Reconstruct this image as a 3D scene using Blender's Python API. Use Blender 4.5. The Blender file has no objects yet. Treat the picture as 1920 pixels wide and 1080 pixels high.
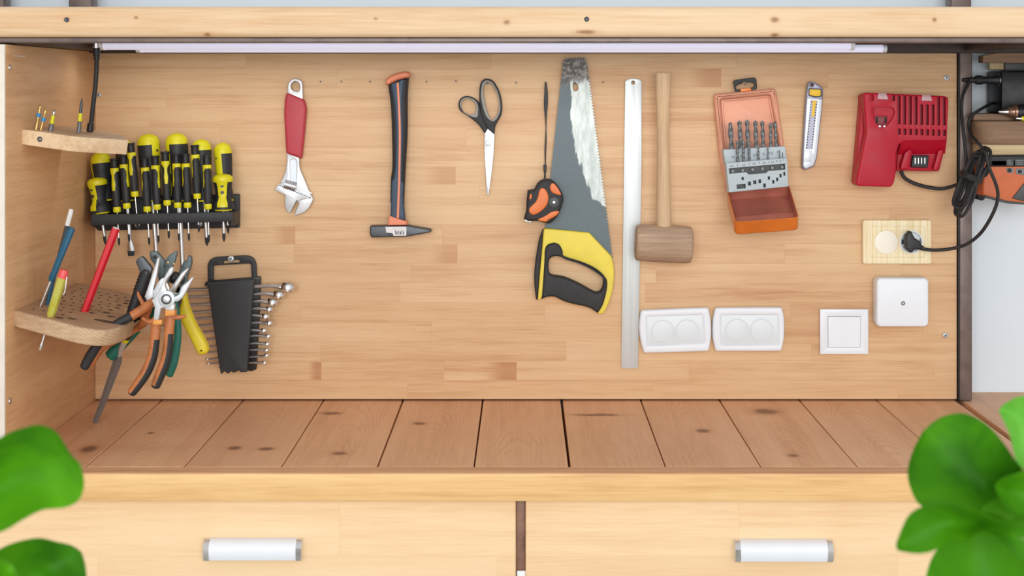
import bpy, bmesh, math, random
from mathutils import Vector, Matrix, Quaternion
from mathutils.geometry import delaunay_2d_cdt
random.seed(7)
scene = bpy.context.scene
COL = scene.collection
# ------------------------------------------------------------------ camera, world, lights, exposure
# X to the right along the bench, Y away from the viewer (tool board face at y = 0), Z up; metres.
CAMX, CAMY, CAMZ = 0.022, -2.9, 1.489
cam_data = bpy.data.cameras.new('camera')
cam = bpy.data.objects.new('camera', cam_data)
COL.objects.link(cam)
cam.location = (CAMX, CAMY, CAMZ)
cam.rotation_euler = (math.pi / 2, 0, 0)
cam_data.sensor_width = 36.0
cam_data.lens = 2900 / 1920 * 36.0
cam_data.shift_x = -22 / 1920
cam_data.shift_y = -377 / 1920
cam_data.clip_start = 0.05
cam_data.dof.use_dof = True
cam_data.dof.focus_distance = 2.86
cam_data.dof.aperture_fstop = 8.0
scene.camera = cam

world = bpy.data.worlds.new('room_light')
scene.world = world
world.use_nodes = True
wb = world.node_tree.nodes['Background']
wb.inputs['Color'].default_value = (0.97, 0.985, 1.0, 1)
wb.inputs['Strength'].default_value = 0.80

def area_light(name, loc, target, sx, sy, power, col=(1, 1, 1)):
    d = bpy.data.lights.new(name, 'AREA')
    d.shape = 'RECTANGLE'; d.size = sx; d.size_y = sy; d.energy = power; d.color = col
    o = bpy.data.objects.new(name, d); COL.objects.link(o)
    o.location = loc
    o.rotation_euler = (Vector(target) - Vector(loc)).to_track_quat('-Z', 'Y').to_euler()
    return o
area_light('window_daylight', (0.15, -5.4, 1.85), (0.05, 0, 1.2), 3.6, 2.0, 158, (1.0, 0.99, 0.97))
scene.view_settings.view_transform = 'Standard'
scene.view_settings.look = 'None'
scene.view_settings.gamma = 1.0
scene.view_settings.use_curve_mapping = False
scene.view_settings.exposure = 0.0

# ------------------------------------------------------------------ helpers: places
def W(px, py, y=0.0):
    """the point of the depth plane y seen at (px, py) of the 1920x1080 photograph"""
    d = y - CAMY
    return Vector((CAMX + (px - 982) / 2900 * d, y, CAMZ - (py - 163) / 2900 * d))
def K(y):
    return (y - CAMY) / 2900            # metres per photograph pixel at depth y
def lin(c):
    return tuple(((v / 255) / 12.92 if v / 255 <= .04045 else ((v / 255 + .055) / 1.055) ** 2.4) for v in c) + (1,)
def cr(pts, n=6, closed=False):
    """Catmull-Rom through tuples of any length"""
    pts = [tuple(p) for p in pts]; N = len(pts); out = []
    rng = N if closed else N - 1
    for i in range(rng):
        if closed:
            p0, p1, p2, p3 = (pts[(i + k) % N] for k in (-1, 0, 1, 2))
        else:
            p0, p1, p2, p3 = pts[max(i - 1, 0)], pts[i], pts[i + 1], pts[min(i + 2, N - 1)]
        for k in range(n):
            t = k / n
            out.append(tuple(.5 * (2 * b + (c - a) * t + (2 * a - 5 * b + 4 * c - d) * t * t + (3 * b - a - 3 * c + d) * t ** 3)
                             for a, b, c, d in zip(p0, p1, p2, p3)))
    if not closed: out.append(pts[-1])
    return out
def sm(pts, n=5): return cr(pts, n, True)
def rr(x0, y0, x1, y1, r, n=5):
    o = []
    for cx, cy, a0 in ((x1 - r, y1 - r, 0), (x0 + r, y1 - r, 90), (x0 + r, y0 + r, 180), (x1 - r, y0 + r, 270)):
        for k in range(n + 1):
            a = math.radians(a0 + 90 * k / n); o.append((cx + r * math.cos(a), cy + r * math.sin(a)))
    return o
def circ(cx, cy, r, n=28, ry=None):
    ry = ry or r
    return [(cx + r * math.cos(2 * math.pi * k / n), cy + ry * math.sin(2 * math.pi * k / n)) for k in range(n)]
def rot(pts, c, deg):
    a = math.radians(deg); ca, sa = math.cos(a), math.sin(a)
    return [(c[0] + (x - c[0]) * ca - (y - c[1]) * sa, c[1] + (x - c[0]) * sa + (y - c[1]) * ca) for x, y in pts]
def rnd(poly, r, n=4):
    """round the corners of a polygon by r"""
    out = []; N = len(poly)
    for i in range(N):
        p = Vector(poly[i]).to_2d(); a = Vector(poly[i - 1]).to_2d(); b = Vector(poly[(i + 1) % N]).to_2d()
        da, db = (a - p), (b - p)
        k = min(r, da.length * .45, db.length * .45)
        s, e = p + da.normalized() * k, p + db.normalized() * k
        for j in range(n + 1):
            t = j / n
            out.append(tuple(s * (1 - t) ** 2 + p * 2 * t * (1 - t) + e * t * t))
    return out
def area2(p): return sum(p[i - 1][0] * p[i][1] - p[i][0] * p[i - 1][1] for i in range(len(p)))
def inset(p, d):
    """move a loop to its left by d"""
    N = len(p); out = []
    for i in range(N):
        a, b, c = Vector(p[i - 1]), Vector(p[i]), Vector(p[(i + 1) % N])
        e1, e2 = (b - a), (c - b)
        if e1.length < 1e-9 or e2.length < 1e-9: out.append(tuple(b)); continue
        e1.normalize(); e2.normalize()
        n1, n2 = Vector((-e1.y, e1.x)), Vector((-e2.y, e2.x))
        m = n1 + n2
        if m.length < 1e-6: m = n1.copy()
        m.normalize()
        out.append(tuple(b + m * (d / max(.45, m.dot(n1)))))
    return out
def insetpx(p, d):
    """shrink a closed outline given in photograph pixels"""
    q = list(p)
    if area2(q) < 0: q.reverse()
    return inset(q, d)

# ------------------------------------------------------------------ helpers: meshes and objects
ORG = {}
class B:
    def __init__(s):
        s.v, s.f, s.m = [], [], []
    def add(s, vs, fs, mat=0):
        b = len(s.v); s.v += [Vector(v) for v in vs]
        for k, f in enumerate(fs):
            s.f.append(tuple(b + i for i in f)); s.m.append(mat[k] if isinstance(mat, list) else mat)
        return s
    def prism(s, outer, holes, O, U, V, th, bevel=.001, steps=2, mat=0, side=None, both=True, hole_mat=None):
        O, U, V = Vector(O), Vector(U), Vector(V)
        Nn = U.cross(V).normalized()
        loops = [list(outer)] + [list(h) for h in holes]
        if area2(loops[0]) < 0: loops[0].reverse()
        for h in loops[1:]:
            if area2(h) > 0: h.reverse()
        if not isinstance(bevel, (list, tuple)): bevel = [bevel] * len(loops)
        bmax = max(bevel); prof = []
        for k in range(steps + 1):
            a = math.pi / 2 * k / steps
            prof.append((1 - math.sin(a), 1 - math.cos(a)))         # (inset, depth) in units of the bevel
        vs, fs, ms = [], [], []
        front, back = [], []
        for li, (lp, bv) in enumerate(zip(loops, bevel)):
            rings = []
            if bv > 0:
                dep = min(bv, th * .49)
                rings += [(inset(lp, bv * i), dep * d) for i, d in prof]
                rings += [(inset(lp, bv * i), th - dep * d) for i, d in reversed(prof)] if both else [(lp, th)]
            else:
                rings = [(lp, 0), (lp, th)]
            base = []
            for r, d in rings:
                base.append(len(vs))
                vs += [O + U * u + V * w - Nn * d for u, w in r]
            n = len(lp)
            for a, b2 in zip(base, base[1:]):
                for i in range(n):
                    j = (i + 1) % n
                    fs.append((a + i, b2 + i, b2 + j, a + j)); ms.append(hole_mat if li and hole_mat is not None else mat if side is None else side)
            front.append((base[0], rings[0][0])); back.append((base[-1], rings[-1][0]))
        def inside(p, lp):
            c = False; n = len(lp)
            for i in range(n):
                (x1, y1), (x2, y2) = lp[i - 1][:2], lp[i][:2]
                if (y1 > p[1]) != (y2 > p[1]) and p[0] < (x2 - x1) * (p[1] - y1) / (y2 - y1) + x1: c = not c
            return c
        for which, flip in ((front, False), (back, True)):
            idx, co, ed = [], [], []
            for b0, r in which:
                q0 = len(co); n = len(r)
                idx += [b0 + i for i in range(n)]; co += [Vector((u * 100, w * 100)) for u, w in r]; ed += [(q0 + i, q0 + (i + 1) % n) for i in range(n)]
            vc, _, fc, ov, _, _ = delaunay_2d_cdt(co, ed, [], 0, 1e-6)
            dpt = 0 if not flip else th
            mp = []
            for c_, o_ in zip(vc, ov):
                if o_: mp.append(idx[o_[0]])
                else: mp.append(len(vs)); vs.append(O + U * (c_[0] / 100) + V * (c_[1] / 100) - Nn * dpt)
            lps = [[(a * 100, c_ * 100) for a, c_ in r] for _, r in which]
            for t in fc:
                m_ = sum((vc[i] for i in t), Vector((0, 0))) / len(t)
                if not inside(m_, lps[0]) or any(inside(m_, h) for h in lps[1:]): continue
                q = [mp[i] for i in t]
                nn = (vs[q[1]] - vs[q[0]]).cross(vs[q[2]] - vs[q[0]])
                if (nn.dot(Nn) < 0) != flip: q.reverse()
                fs.append(tuple(q)); ms.append(mat)
        return s.add(vs, fs, ms)
    def plate(s, outer, y, th, bevel=.001, holes=(), steps=2, mat=0, side=None):
        """a solid plate facing the viewer: outline in photograph pixels, front face at depth y, th metres thick"""
        k = K(y)
        O = W(982, 163, y)
        cv = lambda p: [((a - 982) * k, -(b - 163) * k) for a, b in p]
        return s.prism(cv(outer), [cv(h) for h in holes], O, (1, 0, 0), (0, 0, 1), th, bevel, steps, mat, side)
    def sweep(s, path, n=12, mat=0, matfn=None, ref=(0, -1, 0), ends=True, fixed=False, round_end=0):
        """path: tuples x, y, z, radius across, radius towards ref"""
        P = [(Vector(p[:3]), p[3], p[4] if len(p) > 4 else p[3]) for p in path]
        if round_end:
            def cap(a, b):
                t = (a[0] - b[0]).normalized(); out = []
                for k in (1, 2, 3):
                    q = math.pi / 2 * k / 3.2
                    out.append((a[0] + t * min(a[1], a[2]) * round_end * math.sin(q), a[1] * math.cos(q), a[2] * math.cos(q)))
                return out
            h, t_ = cap(P[0], P[1]), cap(P[-1], P[-2])
            P = h[::-1] + P + t_
        vs, fs, ms = [], [], []
        R = Vector(ref); side = None
        for i, (c, r1, r2) in enumerate(P):
            t = (P[min(i + 1, len(P) - 1)][0] - P[max(i - 1, 0)][0])
            t = t.normalized() if t.length > 1e-9 else Vector((0, 0, 1))
            if fixed or side is None:
                rf = R if abs(t.dot(R)) < .97 else Vector((0, 0, 1))
                sd = t.cross(rf).normalized()
            else:
                sd = (side - t * side.dot(t)).normalized()
            side = sd
            up = sd.cross(t).normalized()
            for j in range(n):
                a = 2 * math.pi * j / n
                vs.append(c + sd * (r1 * math.cos(a)) + up * (r2 * math.sin(a)))
        L = len(P)
        for i in range(L - 1):
            for j in range(n):
                k = (j + 1) % n
                fs.append((i * n + j, i * n + k, (i + 1) * n + k, (i + 1) * n + j))
                ms.append(matfn(i / (L - 1), j / n) if matfn else mat)
        if ends:
            fs.append(tuple(range(n))[::-1]); ms.append(matfn(0, .25) if matfn else mat)
            fs.append(tuple((L - 1) * n + j for j in range(n))); ms.append(matfn(1, .25) if matfn else mat)
        return s.add(vs, fs, ms)
    def tubepx(s, pts, n=12, sub=5, **kw):
        """pts: (px, py, depth y, half width px[, half depth in px])"""
        q = []
        for p in (cr(pts, sub) if sub else pts):
            w = W(p[0], p[1], p[2]); k = K(p[2])
            q.append((w.x, w.y, w.z, p[3] * k, (p[4] if len(p) > 4 else p[3]) * k))
        return s.sweep(q, n, **kw)
    def lathe(s, prof, n=20, mat=0, matfn=None, axis='Z', at=(0, 0, 0)):
        """prof: (position along the axis, radius)"""
        ax = {'Z': (0, 0, 1), 'X': (1, 0, 0), 'Y': (0, 1, 0)}[axis]
        ax = Vector(ax); a0 = Vector(at)
        u = Vector((1, 0, 0)) if axis != 'X' else Vector((0, -1, 0))
        w = ax.cross(u)
        vs, fs, ms = [], [], []
        for h, r in prof:
            for j in range(n):
                a = 2 * math.pi * j / n
                vs.append(a0 + ax * h + u * (r * math.cos(a)) + w * (r * math.sin(a)))
        L = len(prof)
        for i in range(L - 1):
            for j in range(n):
                k = (j + 1) % n
                fs.append((i * n + j, i * n + k, (i + 1) * n + k, (i + 1) * n + j))
                ms.append(matfn((prof[i][0] + prof[i + 1][0]) / 2, (j + .5) / n) if matfn else mat)
        fs.append(tuple(range(n))[::-1]); ms.append(ms[0]); fs.append(tuple((L - 1) * n + j for j in range(n))); ms.append(ms[-2])
        return s.add(vs, fs, ms)
    def box(s, x0, x1, y0, y1, z0, z1, mat=0, bevel=.0015, seg=2):
        bm = bmesh.new()
        bmesh.ops.create_cube(bm, size=1)
        for v in bm.verts:
            v.co = Vector(((x0 + x1) / 2 + v.co.x * (x1 - x0), (y0 + y1) / 2 + v.co.y * (y1 - y0), (z0 + z1) / 2 + v.co.z * (z1 - z0)))
        if bevel:
            bmesh.ops.bevel(bm, geom=bm.edges[:], offset=bevel, segments=seg, affect='EDGES', profile=.5)
        bm.verts.index_update()
        s.add([v.co.copy() for v in bm.verts], [tuple(v.index for v in f.verts) for f in bm.faces], mat)
        bm.free(); return s
    def slab(s, pts, th, mat=0):
        """a quad given by four points, th thick behind it"""
        p = [Vector(q) for q in pts]; n = (p[1] - p[0]).cross(p[3] - p[0]).normalized() * th
        return s.add(p + [q - n for q in p], [(0, 1, 2, 3), (7, 6, 5, 4), (0, 4, 5, 1), (1, 5, 6, 2), (2, 6, 7, 3), (3, 7, 4, 0)], mat)
    def done(s, name, mats, parent=None, loc=None, local=False, label=None, cat=None, group=None, kind=None, angle=38, recalc=True):
        if not isinstance(mats, (list, tuple)): mats = [mats]
        if parent is not None:
            o0 = ORG.get(parent.name, Vector()); l0 = Vector()
        else:
            if loc is None:
                zs = [v.z for v in s.v]; xs = [v.x for v in s.v]; ys = [v.y for v in s.v]
                loc = ((min(xs) + max(xs)) / 2, max(ys), min(zs))
            o0 = Vector(loc); l0 = Vector(loc)
        if local: o0 = Vector()
        me = bpy.data.meshes.new(name)
        me.from_pydata([v - o0 for v in s.v], [], s.f)
        for m in mats: me.materials.append(m)
        me.polygons.foreach_set('material_index', s.m)
        me.polygons.foreach_set('use_smooth', [True] * len(s.f))
        if recalc:
            bm = bmesh.new(); bm.from_mesh(me)
            bmesh.ops.recalc_face_normals(bm, faces=bm.faces[:])
            bm.to_mesh(me); bm.free()
        me.update()
        me.set_sharp_from_angle(angle=math.radians(angle))
        o = bpy.data.objects.new(name, me); COL.objects.link(o)
        if parent is not None: o.parent = parent
        else: o.location = l0
        ORG[o.name] = o0
        tag(o, label, cat, group, kind)
        return o
def tag(o, label=None, cat=None, group=None, kind=None):
    if label: o['label'] = label
    if cat: o['category'] = cat
    if group: o['group'] = group
    if kind: o['kind'] = kind
def thing(name, label, cat, loc, group=None, kind=None):
    o = bpy.data.objects.new(name, None); COL.objects.link(o)
    o.empty_display_size = .02; o.location = loc
    ORG[o.name] = Vector(loc)
    tag(o, label, cat, group, kind)
    return o
def copy_tree(o, parent=None, label=None):
    c = o.copy(); COL.objects.link(c)
    if parent is not None: c.parent = parent
    if label: c['label'] = label
    for ch in [x for x in COL.objects if x.parent == o]: copy_tree(ch, c)
    return c
def aim(o, top, bottom, roll=0):
    """stand a thing built down its -Z axis between two points"""
    top, bottom = Vector(top), Vector(bottom)
    o.rotation_mode = 'QUATERNION'
    o.location = top
    o.rotation_quaternion = Vector((0, 0, -1)).rotation_difference((bottom - top).normalized()) @ Quaternion((0, 0, 1), roll)

# ------------------------------------------------------------------ helpers: materials
class NT:
    def __init__(s, name):
        s.mat = bpy.data.materials.new(name); s.mat.use_nodes = True
        s.nt = s.mat.node_tree
        s.bsdf = s.nt.nodes['Principled BSDF']
    def n(s, typ, ins=None, **props):
        nd = s.nt.nodes.new(typ)
        for k, v in props.items(): setattr(nd, k, v)
        for k, v in (ins or {}).items(): s.set(nd.inputs[k], v)
        return nd
    def set(s, sock, v):
        if isinstance(v, bpy.types.NodeSocket): s.nt.links.new(v, sock)
        elif isinstance(v, bpy.types.Node): s.nt.links.new(v.outputs[0], sock)
        else: sock.default_value = v
    def math(s, op, a, b=0.0, c=0.0, clamp=False):
        nd = s.n('ShaderNodeMath', {0: a, 1: b, 2: c}, operation=op, use_clamp=clamp); return nd.outputs[0]
    def sep(s, v): return s.n('ShaderNodeSeparateXYZ', {0: v}).outputs
    def comb(s, x, y, z): return s.n('ShaderNodeCombineXYZ', {0: x, 1: y, 2: z}).outputs[0]
    def noise(s, vec, scale=5., detail=3., rough=.55, dist=0.):
        return s.n('ShaderNodeTexNoise', {'Vector': vec, 'Scale': scale, 'Detail': detail, 'Roughness': rough, 'Distortion': dist}).outputs[0]
    def step(s, v, a, b, lo=0., hi=1.):
        return s.n('ShaderNodeMapRange', {0: v, 1: a, 2: b, 3: lo, 4: hi}, interpolation_type='SMOOTHSTEP').outputs[0]
    def mix(s, f, a, b, mode='MIX'):
        nd = s.n('ShaderNodeMix', data_type='RGBA', blend_type=mode)
        s.set(nd.inputs[0], f); s.set(nd.inputs[6], a); s.set(nd.inputs[7], b); return nd.outputs[2]
    def ramp(s, f, stops):
        nd = s.n('ShaderNodeValToRGB', {0: f}); e = nd.color_ramp.elements
        while len(e) < len(stops): e.new(.5)
        for q, (p, c) in zip(e, stops): q.position = p; q.color = c
        return nd.outputs[0]
    def white(s, vec): return s.n('ShaderNodeTexWhiteNoise', {'Vector': vec}, noise_dimensions='3D').outputs
    def out(s, col, rough=.5, metal=0., bump=None, bstr=.1, bdist=.001, spec=None):
        s.set(s.bsdf.inputs['Base Color'], col); s.set(s.bsdf.inputs['Roughness'], rough); s.set(s.bsdf.inputs['Metallic'], metal)
        if spec is not None: s.set(s.bsdf.inputs['Specular IOR Level'], spec)
        if bump is not None:
            bp = s.n('ShaderNodeBump', {'Height': bump, 'Strength': bstr, 'Distance': bdist}); s.set(s.bsdf.inputs['Normal'], bp)
        return s.mat
def plain(name, rgb, rough=.5, metal=0., var=.10, scale=60., bump=0., emit=0., spec=None, coat=0.):
    t = NT(name)
    tc = t.n('ShaderNodeTexCoord').outputs['Object']
    nz = t.noise(tc, scale, 4)
    c = lin(rgb)
    dk = tuple(v * (1 - var * 1.6) for v in c[:3]) + (1,); lt = tuple(min(1, v * (1 + var)) for v in c[:3]) + (1,)
    col = t.ramp(nz, [(.3, dk), (.5, c), (.7, lt)])
    r = t.n('ShaderNodeMapRange', {0: nz, 1: .3, 2: .7, 3: max(.02, rough - .06), 4: min(1, rough + .06)}).outputs[0]
    m = t.out(col, r, metal, nz if bump else None, bump, .002, spec)
    if emit:
        t.set(t.bsdf.inputs['Emission Color'], c); t.bsdf.inputs['Emission Strength'].default_value = emit
    if coat: t.bsdf.inputs['Coat Weight'].default_value = coat
    return m
def wood(name, pal, axis='X', stave=None, grain=1., tone=.35, stains=(), knots=(), rough=.5, plank=None, contrast=1., knotcol=(96, 58, 38), scuff=0., rings=None, arcs=0.):
    """pal: light, mid, dark sRGB. stave: length, height, offset. knots: (x, y, z, rx, ry, rz). stains: (x0, x1, z0, z1, strength)"""
    t = NT(name)
    P = t.n('ShaderNodeNewGeometry').outputs['Position']
    x, y, z = t.sep(P)
    u, v, w = {'X': (x, z, y), 'Y': (y, x, z), 'Z': (z, x, y)}[axis]
    off = 0.; rnd1 = None; line = None
    if stave:
        L, h, zo = stave
        q = t.math('DIVIDE', t.math('SUBTRACT', v, zo), h)
        row = t.math('FLOOR', q)
        rr_ = t.white(t.comb(row, 3.3, 1.7))[0]
        uu = t.math('ADD', t.math('DIVIDE', u, L), t.math('MULTIPLY', rr_, 7.31))
        colm = t.math('FLOOR', uu)
        rnd1 = t.white(t.comb(row, colm, 9.1))[0]
        off = t.math('MULTIPLY', rnd1, 13.)
        fr = t.math('FRACT', q)
        edge = t.math('MINIMUM', fr, t.math('SUBTRACT', 1., fr))
        fu = t.math('FRACT', uu)
        eu = t.math('MULTIPLY', t.math('MINIMUM', fu, t.math('SUBTRACT', 1., fu)), L / h)
        line = t.step(t.math('MINIMUM', edge, eu), .0, .035, 1., 0.)
    if plank:
        q = t.math('DIVIDE', t.math('SUBTRACT', v, plank[1]), plank[0])
        row = t.math('FLOOR', q)
        rnd1 = t.white(t.comb(row, 5.2, 2.2))[0]
        off = t.math('MULTIPLY', rnd1, 17.)
    g = grain
    va = t.math('ADD', v, off) if stave or plank else v
    n1 = t.noise(t.comb(t.math('MULTIPLY', u, 2.2 * g), t.math('MULTIPLY', va, 55 * g), t.math('MULTIPLY', w, 55 * g)), 1., 4, .6, .4)
    n2 = t.noise(t.comb(t.math('MULTIPLY', u, 1.6 * g), t.math('MULTIPLY', va, 13 * g), t.math('MULTIPLY', w, 13 * g)), 1., 3, .55, .8)
    n3 = t.noise(t.comb(t.math('MULTIPLY', u, 14 * g), t.math('MULTIPLY', va, 300 * g), t.math('MULTIPLY', w, 300 * g)), 1., 3, .6)
    n4 = t.noise(P, 3.1, 3, .6)
    f = t.math('ADD', t.math('ADD', t.math('MULTIPLY', n1, .32), t.math('MULTIPLY', n2, .28)), t.math('ADD', t.math('MULTIPLY', n3, .24), t.math('MULTIPLY', n4, .16)))
    c = contrast
    lt, md, dk = (lin(p) for p in pal)
    col = t.ramp(f, [(.5 - .17 * c if c < 2.8 else .02, dk), (.5, md), (.5 + .15 * c if c < 3.2 else .98, lt)])
    if rnd1 is not None:
        pw = t.math('POWER', rnd1, 3.0)
        col = t.mix(t.math('MULTIPLY', pw, tone), col, dk)
        col = t.mix(t.math('MULTIPLY', t.math('FRACT', t.math('MULTIPLY', rnd1, 7.7)), tone * .45), col, lt)
    if line is not None:
        col = t.mix(t.math('MULTIPLY', line, .22), col, dk)
    if arcs and plank:
        fr = t.math('SUBTRACT', t.math('FRACT', q), .5)
        nz = t.noise(t.comb(t.math('MULTIPLY', x, 6.), t.math('MULTIPLY', y, 3.), off), 1., 2)
        ph = t.math('ADD', t.math('ADD', t.math('MULTIPLY', u, 130.), t.math('MULTIPLY', t.math('MULTIPLY', fr, fr), 260.)), t.math('MULTIPLY', nz, 55.))
        sn = t.math('POWER', t.math('MULTIPLY_ADD', t.math('SINE', ph), .5, .5), 3.)
        mk = t.step(t.noise(t.comb(t.math('MULTIPLY', x, 7.), t.math('MULTIPLY', y, 4.), 2.), 1., 2), .45, .62)
        col = t.mix(t.math('MULTIPLY', t.math('MULTIPLY', sn, mk), arcs), col, dk)
    if rings:
        ph = t.math('ADD', t.math('MULTIPLY', t.math('ADD', t.math('MULTIPLY', x, rings[0]), t.math('MULTIPLY', z, rings[1])), rings[2]), t.math('MULTIPLY', t.noise(P, 9., 2), 9.))
        sn = t.math('POWER', t.math('MULTIPLY_ADD', t.math('SINE', ph), .5, .5), 2.)
        col = t.mix(t.math('MULTIPLY', sn, rings[3]), col, dk)
    wob = t.math('MULTIPLY', t.math('SUBTRACT', t.noise(P, 45., 3), .5), .9)
    for (x0, x1, z0, z1, st) in stains:
        m = t.math('MULTIPLY', t.step(x, x0, x0 + (x1 - x0) * .7), t.step(x, x1, x1 + .0012, 1., 0.))
        m = t.math('MULTIPLY', m, t.math('MULTIPLY', t.step(z, z0, z0 + .001), t.step(z, z1 - .001, z1, 1., 0.)))
        col = t.mix(t.math('MULTIPLY', m, t.math('MULTIPLY_ADD', n1, .8, st - .4)), col, dk)
    for (kx, ky, kz, rx, ry, rz) in knots:
        d = t.n('ShaderNodeVectorMath', {0: P, 1: (kx, ky, kz)}, operation='SUBTRACT').outputs[0]
        d = t.n('ShaderNodeVectorMath', {0: d, 1: (1 / rx, 1 / ry, 1 / rz)}, operation='MULTIPLY').outputs[0]
        ln = t.n('ShaderNodeVectorMath', {0: d}, operation='LENGTH').outputs['Value']
        ln = t.math('ADD', ln, wob)
        col = t.mix(t.step(ln, .6, 1.9, .45, 0.), col, dk)
        col = t.mix(t.step(ln, .35, 1.05, .85, 0.), col, lin(knotcol))
    if scuff:
        sc = t.noise(t.comb(t.math('MULTIPLY', x, 6.), t.math('MULTIPLY', y, 6.), t.math('MULTIPLY', z, 14.)), 1., 5, .7)
        col = t.mix(t.step(sc, .62, .78, 0., scuff), col, lt)
    return t.out(col, t.math('MULTIPLY_ADD', n2, .2, rough - .1), 0., f, .10, .001, .35)
# ------------------------------------------------------------------ materials
def wp(px, py):            # a knot on the worktop seen at (px, py)
    d = .589 * 2900 / (py - 163); return (CAMX + (px - 982) / 2900 * d, d + CAMY, .9)
M = {}
PAN = [(230, 199, 159), (219, 182, 140), (188, 137, 98)]
stn = [(W(a, 0).x, W(b, 0).x, W(0, d).z, W(0, c).z, s) for a, b, c, d, s in
       ((900, 968, 678, 713, .8), (575, 602, 678, 713, .8), (800, 857, 458, 494, .6), (788, 854, 312, 346, .55), (505, 553, 424, 458, .55),
        (1285, 1352, 128, 164, .7))]
M['board'] = wood('laminated_board', PAN, 'X', (.46, .0365, .939), tone=.26, stains=stn, rough=.5, scuff=.35)
M['side'] = wood('laminated_side_board', [(232, 194, 150), (219, 174, 128), (188, 138, 94)], 'Y', (.44, .0365, .939), tone=.2, rough=.55)
kn = [wp(440, 840), wp(498, 842), wp(637, 850), wp(787, 794), wp(1318, 808), wp(1436, 772), wp(1487, 854), wp(283, 812), wp(620, 775), wp(1120, 778), wp(165, 842)]
rs = [(.013, .016), (.016, .014), (.015, .016), (.013, .014), (.016, .02), (.028, .032), (.012, .014), (.007, .008), (.022, .014), (.05, .012), (.016, .03)]
M['worktop'] = wood('brown_planks', [(234, 190, 152), (222, 172, 132), (190, 136, 98)], 'Y', None, grain=.6, tone=.35, plank=(.1497, W(302, 752).x),
                    knots=[(a[0], a[1], a[2], r[0], r[1], .02) for a, r in zip(kn, rs)], rough=.5, knotcol=(120, 80, 60), scuff=.6, contrast=1.1, arcs=.32)
M['edge'] = wood('front_edge_pine', [(236, 202, 148), (226, 184, 126), (196, 146, 92)], 'X', None, grain=.8, rough=.5)
M['edge_top'] = wood('worn_edge_top', [(226, 180, 140), (206, 156, 116), (166, 118, 84)], 'X', None, grain=.8, rough=.55)
M['drawer'] = wood('pale_pine', [(243, 217, 178), (238, 207, 163), (224, 182, 136)], 'X', (.62, .085, .846), tone=.25, rough=.5)
BW = lambda a, b: tuple(W(a, b, -.50))
M['beam'] = wood('beam_pine', [(228, 202, 170), (219, 189, 152), (200, 156, 110)], 'X', None, grain=.7, rough=.5,
                 knots=[BW(125, 37) + (.006, .02, .004), BW(950, 42) + (.006, .02, .0045), BW(1453, 37) + (.007, .02, .005), BW(388, 65) + (.007, .02, .004), BW(1100, 60) + (.02, .02, .004), BW(1453, 66) + (.008, .02, .004),
                        BW(704, 35) + (.004, .02, .003), BW(255, 33) + (.004, .02, .003), BW(1752, 37) + (.004, .02, .004)], knotcol=(150, 108, 80))
M['hole_shade'] = plain('shaded_hole_wall', (92, 66, 48), .9, 0, .2, 200)  # dark brown puts the shade inside the shelf holes into their walls
M['rough_shelf'] = wood('weathered_shelf', [(206, 174, 142), (178, 142, 110), (118, 86, 62)], 'X', None, grain=.9, rough=.7, contrast=1.5, scuff=.4)
M['end_grain'] = wood('pale_end_grain', [(240, 218, 188), (226, 198, 162), (190, 150, 112)], 'Y', None, grain=.5, rough=.65, rings=(1., -.9, 1100., .20))
M['weather_edge'] = wood('weathered_edge', [(222, 196, 164), (196, 164, 130), (134, 100, 74)], 'X', None, grain=.6, rough=.7, contrast=1.2, rings=(.75, 1., 1100., .24))
M['brown_board'] = wood('brown_shelf_board', [(158, 128, 100), (136, 107, 83), (104, 80, 62)], 'X', None, rough=.6)
M['cream_board'] = wood('cream_board', [(226, 206, 168), (212, 190, 148), (186, 160, 118)], 'X', None, rough=.6)
M['mallet_head'] = wood('beech_worn', [(212, 190, 166), (176, 150, 126), (116, 92, 74)], 'X', None, grain=.8, rough=.75, contrast=1.0, scuff=.5)
M['mallet_handle'] = wood('beech_handle', [(222, 196, 162), (206, 176, 140), (162, 130, 100)], 'Z', None, grain=1.2, rough=.65)
M['steel_frame'] = plain('painted_brown_steel', (116, 102, 98), .38, .35, .14, 40)
M['gap_post'] = plain('brown_divider', (132, 100, 84), .5, .1, .2, 60)
M['dark_steel'] = plain('dark_brown_steel', (58, 46, 42), .5, .2, .2, 60)
M['wall'] = plain('pale_grey_wall', (220, 231, 240), .8, 0, .015, 6)
M['floor'] = plain('grey_floor', (190, 186, 180), .7, 0, .06, 5)
M['cream'] = plain('cream_paint', (220, 211, 198), .6, 0, .05, 30)
M['white'] = plain('white_plastic', (230, 236, 243), .35, 0, .012, 20)
M['white2'] = plain('white_plastic_insert', (220, 228, 234), .4, 0, .012, 20)
M['tube'] = plain('lit_diffuser', (222, 226, 250), .4, 0, .01, 20, emit=.42)
M['black'] = plain('black_plastic', (27, 28, 31), .5, 0, .12, 120)
M['rack'] = plain('rack_black', (36, 38, 42), .55, 0, .1, 80)
M['rubber'] = plain('black_rubber', (36, 36, 38), .62, 0, .14, 200)
M['yellow'] = plain('acid_yellow', (222, 214, 22), .42, 0, .05, 60)
M['sawyellow'] = plain('saw_yellow', (232, 212, 74), .5, 0, .05, 40)
M['chrome'] = plain('chrome', (225, 226, 228), .22, 1., .03, 60)
M['steel'] = plain('satin_steel', (205, 206, 208), .36, 1., .06, 90)
M['brightsteel'] = plain('bright_steel', (204, 207, 210), .42, .55, .04, 60)
M['darksteel'] = plain('dark_tool_steel', (84, 88, 92), .45, .7, .16, 120)
M['grey_jaw'] = plain('grey_forged_steel', (92, 104, 106), .5, .5, .22, 160)
M['red_sleeve'] = plain('red_vinyl', (178, 54, 66), .5, 0, .06, 40)
M['orange_h'] = plain('hammer_orange', (228, 138, 104), .5, 0, .05, 50)
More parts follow.
